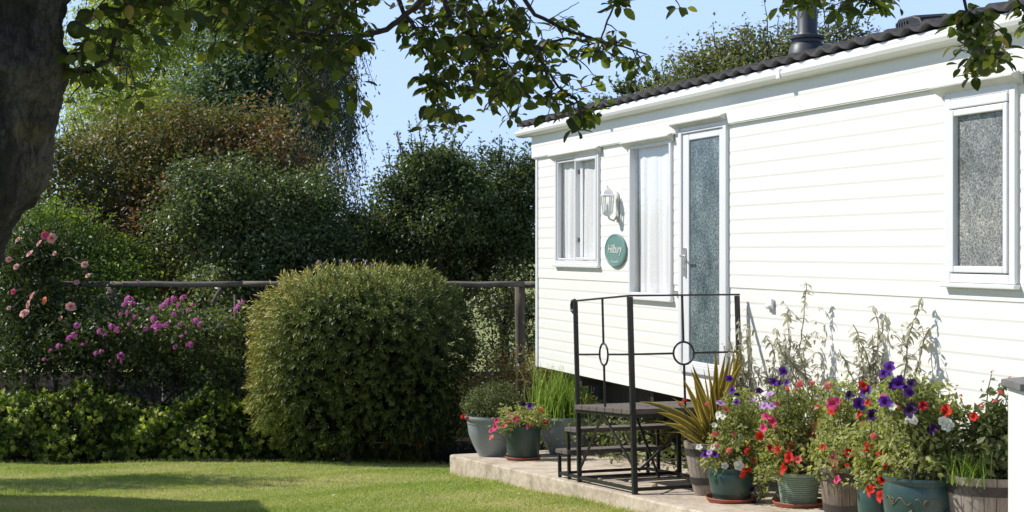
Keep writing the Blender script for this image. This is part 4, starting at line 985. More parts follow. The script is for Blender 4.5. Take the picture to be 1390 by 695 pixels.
# ------------------------------------------------------------------ fence
def fence():
    Y = 17.9; t = empty('rail_fence', ground(440, Y), 'weathered post and rail fence with wire behind the border', 'fence'); org = t.location
    za = at(0, 386, Y).z
    b = MB(); rng = random.Random(3)
    xs = [at(p, 0, Y).x for p in (-200, -40, 150, 330, 520, 712, 900)]
    for x0, x1 in zip(xs[:-1], xs[1:]):
        pts = [V((x0 + (x1 - x0) * k / 6, Y, za + rng.uniform(-.006, .006))) for k in range(7)]
        q = MB(); q.tube(pts, .035, 10, jit=.08, rng=rng); q.build('rail', M['fence'], t, org=org, smooth=True)
    for p, r in ((-40, .055), (150, .055), (520, .055), (706, .062), (900, .06)):
        x = at(p, 0, Y).x; q = MB(); g = gz(x, Y) - .1
        q.tube([V((x + rng.uniform(-.01, .01), Y + .09, g + (za + .0 - g) * k / 6)) for k in range(7)], r, 10, jit=.06, rng=rng); q.build('post', M['post_wood'], t, org=org, smooth=True)
    q = MB(); q.tube([at(300, 392, Y - .07), at(277, 432, Y - .07), at(254, 472, Y - .07), at(235, 520, Y - .07)], .03, 8); q.build('brace', M['post_wood'], t, org=org, smooth=True)
    q = MB(); q.tube([at(319, 400, Y - .3), at(320, 450, Y - .3), at(320, 540, Y - .3)], .017, 8); q.build('stake', M['post_wood'], t, org=org, smooth=True)
    wv = MB()
    for zz in (.25, .5, .75, 1.0): wv.tube([V((xs[0], Y + .03, za - zz)), V((xs[-1], Y + .03, za - zz))], .003, 4)
    wv.build('wire', M['wire'], t, org=org)
fence()

# ------------------------------------------------------------------ potted plants
def pot_prof(kind, r, h, rb):
    if kind == 'urn':      # rolled rim, collar, belly tapering to the foot
        return [(.001, 0), (rb, 0), (rb * 1.02, .02 * h), (rb + (r - rb) * .45, .3 * h), (rb + (r - rb) * .74, .55 * h), (r * .9, .72 * h), (r * .905, .80 * h), (r * .93, .81 * h), (r * .93, .90 * h), (r, .91 * h), (r * 1.02, .95 * h), (r, h), (r * .93, h), (r * .9, .9 * h), (r * .85, .87 * h), (.001, .87 * h)]
    if kind == 'glazed':
        return [(.001, 0), (rb, 0), (rb * 1.05, .03 * h), (rb + (r - rb) * .6, .25 * h), (rb + (r - rb) * .95, .5 * h), (r * 1.02, .68 * h), (r, .82 * h), (r * .95, .9 * h), (r * .98, .93 * h), (r * 1.03, .96 * h), (r * 1.02, h), (r * .92, h), (r * .88, .9 * h), (.001, .88 * h)]
    if kind == 'ribbed':
        p = [(.001, 0), (rb, 0)]; n = 13
        for i in range(n):
            z0 = .03 + .84 * i / n; z1 = .03 + .84 * (i + 1) / n
            for z, k in ((z0, 0), (z0 + (z1 - z0) * .25, 1), (z0 + (z1 - z0) * .7, 1), (z1 - .001, 0)): p.append((rb + (r - rb) * z + (.004 if k else -.002), z * h))
        return p + [(r * 1.0, .88 * h), (r * 1.04, .89 * h), (r * 1.05, .98 * h), (r * 1.04, h), (r * .95, h), (r * .92, .9 * h), (.001, .89 * h)]
    return [(.001, 0), (rb, 0), (rb * 1.02, .02 * h), (r * .97, .86 * h), (r * 1.03, .87 * h), (r * 1.03, .99 * h), (r * 1.01, h), (r * .93, h), (r * .9, .88 * h), (.001, .87 * h)]
def soft(o, ang=32):
    md = o.modifiers.new('e', 'EDGE_SPLIT'); md.split_angle = R(ang); return o
GP = 'potted plants on the patio'
def potted(label, base, kind, r, h, rb, pm, saucer=None, group=GP, name='potted_plant', cat='potted plant'):
    t = empty(name, base, label, cat, group); z = .0
    if saucer:
        s = MB(); s.lathe([(.001, .0), (saucer * .86, 0), (saucer * .9, .004), (saucer, .032), (saucer * .97, .036), (saucer * .88, .012), (.001, .01)], 36); soft(s.build('saucer', M['terracotta'], t, smooth=True, fix=False)); z = .012
    if kind == 'barrel':
        n = 22
        b = MB()
        for j in range(n):      # staves
            a0 = 2 * math.pi * (j + .03) / n; a1 = 2 * math.pi * (j + .97) / n; rows = []
            for q in range(5):
                f = q / 4; rr = rb + (r - rb) * (f ** .85); rows.append((rr, f * h))
            vs = []
            for rr, zz in rows:
                for a in (a0, (a0 + a1) / 2, a1): vs.append((rr * math.cos(a), rr * math.sin(a), zz + z))
            for rr, zz in rows:
                for a in (a0, (a0 + a1) / 2, a1): vs.append(((rr - .022) * math.cos(a), (rr - .022) * math.sin(a), zz + z))
            fs = [(q * 3 + i, q * 3 + i + 1, (q + 1) * 3 + i + 1, (q + 1) * 3 + i) for q in range(4) for i in range(2)]
            fs += [(15 + q * 3 + i, 15 + (q + 1) * 3 + i, 15 + (q + 1) * 3 + i + 1, 15 + q * 3 + i + 1) for q in range(4) for i in range(2)]
            fs += [(12 + i, 13 + i, 28 + i, 27 + i) for i in range(2)] + [(q * 3, (q + 1) * 3, 15 + (q + 1) * 3, 15 + q * 3) for q in range(4)] + [(q * 3 + 2, 17 + q * 3, 17 + (q + 1) * 3, (q + 1) * 3 + 2) for q in range(4)]
            b.add(vs, fs)
        b.lathe([(.001, .01), (rb - .02, .01)], 20)
        b.build('pot', M[pm], t, fix=False)
        for f in (.76, .22):
            rr = rb + (r - rb) * (f ** .85) + .004; g = MB(); d = .024
            r2 = rb + (r - rb) * ((f + d * 2 / h) ** .85) + .004
            g.lathe([(rr - .008, f * h + z), (rr, f * h + z), (r2, f * h + z + 2 * d), (r2 - .008, f * h + z + 2 * d)], 40); g.build('band', M['band'], t, fix=False)
        zs = h * .9
    else:
        b = MB(); b.lathe([(a, c + z) for a, c in pot_prof(kind, r, h, rb)], 44)
        soft(b.build('pot', M[pm], t, smooth=True, fix=False)); zs = h * .885
    zs += z
    s = MB(); s.lathe([(.001, zs + .006), (r * .5, zs + .012), (r * .87, zs + .004)], 24); s.build('soil', M['soil'], t, fix=False)
    return t, zs
def foliage_for(t, zs, lobes, clumps, per, leafL, m, seed, wr=.5, cr=.06, stems=30, up=.4, rmin=.25, stemm='stem', fine=False, name='foliage', droop=.1, dens=.85):
    """lobes in local coordinates of the pot"""
    rng = np.random.default_rng(seed); pr = random.Random(seed); clumps = int(clumps * dens); stems = int(stems * 1.5)
    P, D, N, r = crown_points(lobes, clumps, per, cr, rng, up, rmin); v, tr, rr = leaves(P, D, N, leafL * (.55 + .8 * rng.random(len(P))), wr, .25, droop, fine, r, rng)
    np_mesh(name, v, tr, rr, M[m], t)
    b = MB()
    for k in range(stems):
        bl = lobes[pr.randrange(len(lobes))]; d = V((pr.gauss(0, 1), pr.gauss(0, 1), pr.gauss(0, 1))).normalized(); e = V(bl[:3]) + V((d.x * bl[3], d.y * bl[4], d.z * bl[5])) * pr.uniform(.5, 1)
        p = V((pr.uniform(-.07, .07), pr.uniform(-.07, .07), zs)); b.tube(limb_path(p, e, 4, pr, .1), [.005, .0045, .004, .003, .002], 4, cap=False)
    b.build('stems', M[stemm], t, fix=False)
def bloom(t, lst, dy=-.0, seed=0):
    """lst: (px, py, kind, colour, size); depth is the plant's own"""
    pr = random.Random(seed); b = MB()
    for px, py, kind, col, size in lst:
        Y = t.location.y + dy + pr.uniform(-.09, .05); p = at(px, py, Y); flower(t, p, kind, col, size, pr)
        l = p - t.location; q = V((l.x * .45 + pr.uniform(-.03, .03), l.y * .3 + .06, max(l.z * .6, l.z - .22))); b.tube([q, q.lerp(l, .5) + V((0, .015, .015)), l + V((0, .012, -.012))], [.0035, .003, .0022], 4, cap=False)
    if lst: b.build('flower_stems', M['stem'], t, fix=False)
def px2m(t, px): return px * t.location.y / F

# --- three at the far end
b1 = slab_at(668, 619); t, zs = potted('blue grey urn pot holding a rounded dark shrub at the slab corner', b1, 'urn', .255, .385, .125, 'greypot')
foliage_for(t, zs, [(-.02, 0, zs + .16, .24, .22, .17), (.08, .02, zs + .20, .18, .2, .14), (-.12, 0, zs + .12, .14, .16, .12)], 330, 16, .026, 'lf_potd', 61, cr=.05, stems=50, rmin=.45)
bloom(t, [(629, 566, 'cluster', 'red', .042), (634, 568, 'cluster', 'red', .03), (683, 559, 'cluster', 'red', .034)], -.1, 1)
b2 = slab_at(710, 624); t, zs = potted('dark green pot on terracotta saucer with small pink blooms', b2, 'plain', .165, .30, .14, 'greenpot', .165)
foliage_for(t, zs, [(-.06, -.05, zs + .10, .2, .16, .10), (.08, 0, zs + .12, .16, .15, .12), (-.15, -.06, zs + .03, .08, .09, .08)], 120, 14, .034, 'lf_pot', 62, cr=.05)
bloom(t, [(672, 580, 'petunia', 'pink', .04), (674, 571, 'petunia', 'pink', .034), (691, 564, 'petunia', 'pink', .042), (690, 571, 'petunia', 'coral', .03), (700, 568, 'petunia', 'pink', .036), (684, 578, 'petunia', 'coral', .034), (667, 594, 'petunia', 'coral', .034), (717, 579, 'petunia', 'pink', .03), (720, 551, 'petunia', 'purple', .036), (711, 549, 'petunia', 'dark', .028), (741, 572, 'cluster', 'crimson', .034), (735, 557, 'cluster', 'red', .026), (667, 585, 'petunia', 'pink', .03)], -.14, 2)
b3 = slab_at(768, 616); t, zs = potted('blue grey urn pot of tall green grass beside the steps', b3, 'urn', .27, .36, .15, 'greypot')
def grass_tuft(t, zs, n, L, seed, spread=.5, m='lf_grass', cx=0, cy=0, w=.006, name='grass_blades', rr=.12):
    pr = random.Random(seed); b = MB()
    for k in range(n):
        a = pr.random() * 6.283; l = L * pr.uniform(.45, 1.05); p = V((cx + pr.gauss(0, rr * .5), cy + pr.gauss(0, rr * .5), zs)); lean = spread * pr.random() ** .7; d = V((math.cos(a), math.sin(a), 0)); s = V((-d.y, d.x, 0)).lerp(V((1, 0, 0)), .3).normalized()
        vs = []; ro = pr.random()
        for i in range(5):
            f = i / 4; q = p + V((0, 0, l * f * (1 - .35 * lean * f))) + d * (l * lean * f * f); ww = w * (1 - f ** 1.5) + .0005; vs += [q - s * ww, q + s * ww]
        b.add(vs, [(2 * i, 2 * i + 1, 2 * i + 3, 2 * i + 2) for i in range(4)], [max(.01, ro)] * 10)
    b.build(name, M[m], t, smooth=True, fix=False)
grass_tuft(t, zs, 300, .62, 63, .5, cx=-.08, rr=.26)
foliage_for(t, zs, [(.1, 0, zs + .12, .2, .2, .13)], 60, 12, .04, 'lf_pot', 64, cr=.06, stems=12)
# wooden planter with phormium
b4 = slab_at(958, 672); t, zs = potted('tall silvery wooden planter with bronze yellow strap leaves', b4, 'barrel', .15, .36, .075, 'greywood')
def phormium(t, zs):
    tips = [(1000, 462), (972, 478), (940, 495), (880, 571), (892, 560), (868, 545), (912, 540), (900, 575), (938, 502), (950, 520), (928, 515), (985, 478), (975, 500), (1012, 487), (1000, 500), (1020, 500), (965, 515), (1018, 530), (1030, 545), (945, 540), (920, 585), (955, 500), (995, 520), (990, 485), (960, 490), (1005, 470), (942, 515), (885, 590), (1008, 560)]
    pr = random.Random(9); b = MB()
    for i, (px, py) in enumerate(tips):
        e = at(px, py, t.location.y + pr.uniform(-.2, .15)) - t.location; p = V((pr.uniform(-.05, .05), pr.uniform(-.05, .05), zs)) + V((.07, 0, 0)); L = (e - p).length
        arch = .10 * L if abs(e.x) > .22 else .02 * L; side = V((0, 1, 0)).cross(e - p).normalized() if i % 3 else V((.7, .7, 0)); vs = []; a = []
        side = (side + V((0, pr.uniform(-.6, .6), 0))).normalized()
        for k in range(9):
            f = k / 8; q = p.lerp(e, f) + V((0, 0, 1)) * arch * 4 * f * (1 - f); w = .028 * (1 - f ** 3) * (.55 + .45 * min(1, f * 3)) + .0008
            nrm = V((0, -1, .2)).normalized()
            for u, c in ((-1, 1), (-.55, .25), (0, .02), (.55, .25), (1, 1)): vs.append(q + side * w * u + nrm * (-.006 * (1 - abs(u)))); a.append(c)
        b.add(vs, [(k * 5 + j, k * 5 + j + 1, (k + 1) * 5 + j + 1, (k + 1) * 5 + j) for k in range(8) for j in range(4)], a)
    b.build('strap_leaves', M['lf_phormium'], t, smooth=True, fix=False)
phormium(t, zs)
bloom(t, [(929, 544, 'cluster', 'red', .032), (924, 549, 'cluster', 'red', .022)], -.1, 3)
# teal pot on saucer
b6 = slab_at(993, 681); t, zs = potted('small teal glazed pot on terracotta saucer spilling white and purple blooms', b6, 'glazed', .145, .215, .11, 'tealpot', .168)
foliage_for(t, zs, [(.03, 0, zs + .17, .16, .15, .18), (-.06, -.03, zs + .08, .13, .12, .09), (.08, 0, zs + .3, .15, .15, .18), (.10, -.05, zs + .1, .13, .12, .12), (.17, -.08, zs - .1, .05, .05, .13), (.06, 0, zs + .38, .12, .12, .14)], 300, 15, .03, 'lf_pot', 65, cr=.045, stems=70)
bloom(t, [(990, 514, 'petunia', 'purple', .036), (994, 530, 'petunia', 'purple', .036), (1001, 536, 'petunia', 'dark', .03), (1000, 546, 'petunia', 'purple', .03), (979, 548, 'petunia', 'lilac', .034), (985, 556, 'petunia', 'coral', .024), (975, 564, 'petunia', 'white', .034), (970, 577, 'petunia', 'white', .028), (982, 566, 'petunia', 'white', .026), (970, 590, 'cluster', 'coral', .034), (973, 605, 'cluster', 'coral', .03), (990, 612, 'cluster', 'coral', .028), (1006, 596, 'petunia', 'white', .034), (1000, 600, 'petunia', 'white', .026), (949, 607, 'petunia', 'white', .032), (958, 617, 'petunia', 'purple', .038), (971, 617, 'petunia', 'purple', .034), (963, 614, 'petunia', 'lilac', .026), (968, 607, 'petunia', 'white', .026), (1003, 632, 'petunia', 'white', .04), (984, 632, 'petunia', 'white', .025), (1016, 605, 'cluster', 'red', .036), (1014, 613, 'cluster', 'red', .028), (1015, 638, 'cluster', 'red', .05), (1009, 645, 'cluster', 'red', .036), (1024, 624, 'cluster', 'red', .034), (1021, 664, 'petunia', 'dark', .024), (1024, 683, 'petunia', 'dark', .02), (960, 548, 'cluster', 'coral', .02), (996, 590, 'cluster', 'coral', .022)], -.16, 4)
# sage ribbed pot
b7 = slab_at(1084, 687); t, zs = potted('sage green ribbed pot on saucer full of red blooms', b7, 'ribbed', .135, .205, .105, 'sagepot', .165)
foliage_for(t, zs, [(0, 0, zs + .10, .19, .17, .11), (-.05, 0, zs + .25, .2, .17, .18), (.1, 0, zs + .22, .17, .15, .15), (-.1, .05, zs + .4, .14, .14, .16), (.06, .04, zs + .4, .15, .14, .14), (-.16, -.04, zs + .06, .1, .1, .09)], 380, 15, .032, 'lf_pot', 66, cr=.045, stems=80)
bloom(t, [(1042, 566, 'petunia', 'pink', .04), (1048, 572, 'petunia', 'pink', .034), (1036, 581, 'petunia', 'pink', .03), (1053, 578, 'cluster', 'coral', .04), (1031, 592, 'petunia', 'red', .04), (1055, 611, 'petunia', 'red', .034), (1046, 608, 'petunia', 'crimson', .03), (1071, 622, 'petunia', 'red', .042), (1063, 636, 'petunia', 'red', .042), (1084, 624, 'petunia', 'coral', .038), (1103, 590, 'petunia', 'crimson', .034), (1086, 521, 'cluster', 'coral', .034), (1070, 527, 'cluster', 'coral', .034), (1080, 529, 'cluster', 'coral', .026), (1103, 519, 'cluster', 'coral', .026), (1109, 552, 'cluster', 'coral', .034), (1113, 573, 'cluster', 'coral', .028), (1107, 577, 'cluster', 'coral', .026), (1063, 504, 'petunia', 'purple', .034), (1050, 518, 'petunia', 'purple', .036), (1058, 521, 'petunia', 'dark', .028), (1031, 531, 'petunia', 'dark', .034), (1045, 536, 'petunia', 'lilac', .03), (1048, 551, 'petunia', 'lilac', .036), (1038, 551, 'petunia', 'lilac', .03), (1020, 542, 'petunia', 'lilac', .026), (1072, 611, 'cluster', 'coral', .026), (1073, 603, 'cluster', 'red', .024), (1055, 548, 'petunia', 'coral', .026), (1068, 519, 'petunia', 'purple', .024)], -.15, 5)
# oak barrel
b8 = slab_at(1150, 712); t, zs = potted('brown oak barrel planter between the sage pot and the teal pots', b8, 'barrel', .165, .335, .11, 'barrel')
foliage_for(t, zs, [(0, 0, zs + .09, .19, .17, .12), (.03, 0, zs + .24, .18, .16, .16), (-.06, -.04, zs + .05, .14, .13, .09), (.02, .02, zs + .38, .15, .14, .14)], 250, 14, .034, 'lf_pot', 67, cr=.05, stems=50)
bloom(t, [(1130, 548, 'petunia', 'pink', .042), (1137, 545, 'petunia', 'pink', .03), (1130, 557, 'petunia', 'red', .04), (1124, 523, 'cluster', 'coral', .03), (1153, 615, 'petunia', 'crimson', .042), (1134, 622, 'petunia', 'pink', .038), (1136, 636, 'petunia', 'pink', .036), (1136, 651, 'petunia', 'pink', .036), (1150, 632, 'cluster', 'red', .026), (1153, 537, 'petunia', 'dark', .03), (1165, 563, 'petunia', 'red', .034), (1170, 576, 'petunia', 'coral', .028), (1171, 523, 'petunia', 'red', .036), (1117, 607, 'petunia', 'red', .026), (1160, 600, 'petunia', 'white', .02), (1176, 532, 'petunia', 'purple', .042), (1167, 548, 'petunia', 'purple', .04), (1178, 547, 'petunia', 'red', .03)], -.16, 6)
# narrow teal pot
b9 = slab_at(1192, 728); t, zs = potted('narrow plain teal pot with trailing scarlet blooms', b9, 'glazed', .105, .27, .075, 'tealbig')
foliage_for(t, zs, [(0, 0, zs + .10, .15, .14, .10), (-.02, 0, zs + .25, .15, .13, .15)], 130, 14, .034, 'lf_pot', 68, cr=.05, stems=40)
bloom(t, [(1184, 564, 'petunia', 'dark', .05), (1179, 604, 'cluster', 'red', .04), (1176, 612, 'cluster', 'red', .03), (1194, 617, 'cluster', 'red', .036), (1203, 617, 'cluster', 'red', .028), (1203, 634, 'cluster', 'red', .03), (1200, 651, 'petunia', 'red', .042), (1182, 666, 'petunia', 'red', .044), (1196, 674, 'petunia', 'red', .04), (1186, 592, 'cluster', 'coral', .03)], -.18, 7)
# large ornate teal pot
b10 = slab_at(1250, 738); t, zs = potted('large teal glazed pot with gilt scroll relief and purple blooms', b10, 'glazed', .185, .345, .13, 'tealbig')
foliage_for(t, zs, [(0, 0, zs + .12, .21, .19, .13), (0, 0, zs + .29, .19, .17, .17), (.06, 0, zs + .38, .14, .14, .14), (-.08, 0, zs + .42, .13, .13, .13)], 330, 15, .036, 'lf_pot', 69, cr=.05, stems=80)
rel = MB()
def on_pot(an, z):
    r = .185 * 1.025 - .0; return V((r * math.cos(an), r * math.sin(an), z))
for k in range(3):
    c = -2.5 + k * .95
    rel.tube([on_pot(c - .42 + .84 * i / 10, .235 + .018 * math.sin(i * 1.25 + k)) for i in range(11)], .0028, 5)
    rel.tube([on_pot(c - .15 + .085 * math.cos(i * .8) * (1 - i / 13), .225 + .026 * math.sin(i * .8) * (1 - i / 13)) for i in range(11)], .0026, 5)
    for j in range(5): rel.tube([on_pot(c + .42, .18), on_pot(c + .42 + .06 * math.cos(j * 1.256), .18 + .018 * math.sin(j * 1.256))], .006, 5)
rel.build('relief', M['gold'], t, fix=False, smooth=True)
bloom(t, [(1208, 500, 'petunia', 'purple', .048), (1200, 507, 'petunia', 'purple', .034), (1202, 546, 'petunia', 'purple', .044), (1198, 542, 'petunia', 'pink', .028), (1219, 521, 'petunia', 'purple', .036), (1212, 524, 'petunia', 'dark', .034), (1238, 521, 'petunia', 'dark', .04), (1228, 526, 'petunia', 'purple', .034), (1234, 533, 'petunia', 'purple', .032), (1222, 514, 'petunia', 'purple', .03), (1236, 557, 'petunia', 'dark', .044), (1253, 551, 'petunia', 'crimson', .034), (1266, 583, 'petunia', 'dark', .044), (1236, 567, 'petunia', 'white', .036), (1241, 571, 'petunia', 'white', .03), (1284, 559, 'petunia', 'red', .04), (1217, 554, 'cluster', 'coral', .026), (1212, 552, 'petunia', 'white', .024)], -.18, 8)
# half barrel at the right
b11 = slab_at(1343, 742); t, zs = potted('pale half barrel with iron band and dark leafy plants by the white pillar', b11, 'barrel', .215, .36, .175, 'greywood')
foliage_for(t, zs, [(.05, 0, zs + .15, .2, .18, .16), (-.1, 0, zs + .18, .12, .12, .16), (.12, 0, zs + .3, .12, .12, .18)], 200, 14, .05, 'lf_potd', 70, cr=.06, stems=50)
grass_tuft(t, zs, 330, .2, 71, .8, cx=-.11, cy=-.06, w=.003, rr=.11)
bloom(t, [(1322, 566, 'petunia', 'red', .03), (1286, 577, 'petunia', 'white', .042), (1280, 572, 'petunia', 'white', .03), (1358, 533, 'cluster', 'coral', .026), (1351, 545, 'cluster', 'coral', .02), (1333, 552, 'cluster', 'coral', .018), (1304, 537, 'cluster', 'coral', .016), (1347, 505, 'cluster', 'coral', .014), (1371, 513, 'cluster', 'coral', .014)], -.12, 9)

# tall leggy stems against the wall
def leggy(label, base, stems, seed):
    t = empty('leggy_shrub', base, label, 'plant', 'leggy pale plants against the wall'); pr = random.Random(seed); rng = np.random.default_rng(seed); b = MB(); parts = []
    allst = list(stems)
    for st in stems:
        for q in range(2): dx = pr.uniform(-34, 34); dy = pr.uniform(-5, 75); allst.append([(x + dx * (i + 1) / len(st), y + dy * (i + 1) / len(st)) for i, (x, y) in enumerate(st)])
    for pts in allst:
        Y = base.y + pr.uniform(-.08, .08); path = [base.copy()] + [at(x, y, Y) for x, y in pts]
        fine_ = []
        for i in range(len(path) - 1):
            for k in range(5): fine_.append(path[i].lerp(path[i + 1], k / 5) + V((pr.uniform(-.007, .007), pr.uniform(-.01, .01), 0)))
        fine_.append(path[-1]); n = len(fine_); b.tube(fine_, [.006 * (1 - .8 * i / n) + .001 for i in range(n)], 5, cap=False)
        top = fine_[-1].z; cand = [i for i in range(n - 1) if fine_[i].z > top - .85]
        P = []; D = []
        for i in cand:
            for rep in range(pr.choice((1, 2, 2, 3))):
                f = pr.random(); p = fine_[i].lerp(fine_[i + 1], f); a = pr.random() * 6.28
                for sgn in (0, math.pi): P.append(p); D.append((math.cos(a + sgn) * .8, math.sin(a + sgn) * .8, pr.uniform(-1.3, .05)))
        if not P: continue
        P = np.array(P); D = np.array(D); parts.append(leaves(P, D, np.array([0, 0, 1.0]) + rng.normal(size=D.shape) * .3,   .055 * (.55 + .75 * rng.random(len(P))), .34, .3, .25, True, None, rng))
        for k in range(6):     # side shoots
            i = pr.choice(cand[:max(1, len(cand) * 2 // 3)]); q = fine_[i] + V((pr.uniform(-.16, .16), pr.uniform(-.05, .03), pr.uniform(.04, .16))); sp = limb_path(fine_[i], q, 3, pr, .1); b.tube(sp, [.0025, .002, .0018, .001], 4, cap=False)
            PP = np.array([sp[1 + j % 3] + V((0, 0, pr.uniform(-.01, .01))) for j in range(9)]); DD = rng.normal(size=(9, 3)); DD[:, 2] = DD[:, 2] * .4 - .5
            parts.append(leaves(PP, DD, np.array([0, 0, 1.0]) + rng.normal(size=DD.shape) * .3, .044 * (.6 + .6 * rng.random(9)), .34, .3, .25, True, None, rng))
    b.build('stems', M['palestem'], t, org=base, fix=False); v, tr, r = merge(parts); np_mesh('foliage', v, tr, r, M['lf_pale'], t, org=base, smooth=True)
def wall_base(s, d): 
    p = hw(s, d, 0); rel_ = p - S0; rel_.z = 0; return V((p.x, p.y, S0.z + rel_.dot(U2) * math.tan(TILT)))
leggy('pale leggy plant against the wall, nearest the railing', wall_base(4.75, .30), [[(1020, 560), (1017, 500), (1014, 415)], [(1045, 540), (1052, 480), (1040, 455)], [(1012, 540), (1006, 470), (1003, 432)]], 81)
leggy('pale leggy plant with the two tallest stems against the wall', wall_base(5.35, .33), [[(1110, 560), (1085, 480), (1090, 430), (1094, 383)], [(1120, 540), (1060, 480), (1052, 445)], [(1150, 560), (1136, 490), (1135, 430), (1140, 373)], [(1165, 545), (1150, 500), (1160, 420)]], 82)
leggy('pale leggy plant with arching stems above the purple blooms', wall_base(6.05, .30), [[(1195, 560), (1200, 480), (1186, 415)], [(1190, 560), (1206, 470), (1223, 405)], [(1170, 550), (1172, 500), (1163, 455)]], 83)
leggy('thin pale plant with nodding tips below the obscure glass window', wall_base(6.5, .28), [[(1235, 540), (1255, 460), (1283, 408)], [(1240, 560), (1236, 520), (1230, 485)]], 84)

# ------------------------------------------------------------------ odds and ends on the slab
def block():
    p = slab_at(848, 604); b = MB(); b.box(-.045, .045, -.04, .04, 0, .2)
    o = b.build('concrete_block', M['block'], bevel=.01); o.location = p; o.rotation_euler = (R(-5), 0, R(20)); tag(o, 'upright beige block standing behind the steps', 'block')
block()
def trough():
    p = slab_at(893, 612); t = empty('plant_trough', p, 'low dark green trough in the shade behind the steps', 'trough')
    b = MB(); n = 4; pr = [(.17, .09, 0), (.2, .11, .13), (.215, .12, .135), (.215, .12, .155), (.19, .1, .155), (.18, .09, .1)]
    vs = []; fs = []
    for a, c, z in pr: vs += [(-a, -c, z), (a, -c, z), (a, c, z), (-a, c, z)]
    for i in range(len(pr) - 1):
        for j in range(4): fs.append((i * 4 + j, i * 4 + (j + 1) % 4, (i + 1) * 4 + (j + 1) % 4, (i + 1) * 4 + j))
    b.add(vs, fs).build('body', M['tealbig'], t, bevel=.006, fix=False); s = MB().box(-.18, .18, -.09, .09, .06, .11); s.build('soil', M['soil'], t)
trough()
for i, (px, py, r, m, lb) in enumerate(((857, 656, .022, 'stone', 'white pebble on the slab beside the front post of the steps'), (815, 652, .02, 'stone', 'pale pebble on the slab under the lowest tread'), (888, 661, .026, 'block', 'brown stone lying under the platform of the steps'))):
    pr = random.Random(i); p = slab_at(px, py); b = MB(); vs = []; n = 10
    b.lathe([(.001, 0), (r * .8, .004), (r, r * .5), (r * .7, r), (.001, r * 1.15)], 9); b.v = [(x * (1 + pr.uniform(-.12, .12)), y * (1 + pr.uniform(-.12, .12)) * .8, z) for x, y, z in b.v]
    o = b.build('pebble', M[m], smooth=True); o.location = p; tag(o, lb, 'stone')
def pillar():
    Y = 6.6; x = at(1387, 0, Y).x; t = empty('white_pillar', V((x + .135, Y + .12, gz(x, Y))), 'square white rendered pillar with grey cap at the right edge', 'pillar', None, (0, 0, R(-2)))
    zt = at(0, 531, Y).z - t.location.z; b = MB(); b.box(-.12, .12, -.12, .12, -.1, zt); b.build('shaft', M['render'], t, bevel=.006)
    c = MB(); a = .145; c.box(-a, a, -a, a, zt + .001, zt + .03); c.add([(-a, -a, zt + .031), (a, -a, zt + .031), (a, a, zt + .031), (-a, a, zt + .031), (0, 0, zt + .062)], [(0, 1, 4), (1, 2, 4), (2, 3, 4), (3, 0, 4)]); c.build('cap', M['slate'], t, bevel=.004)
pillar()

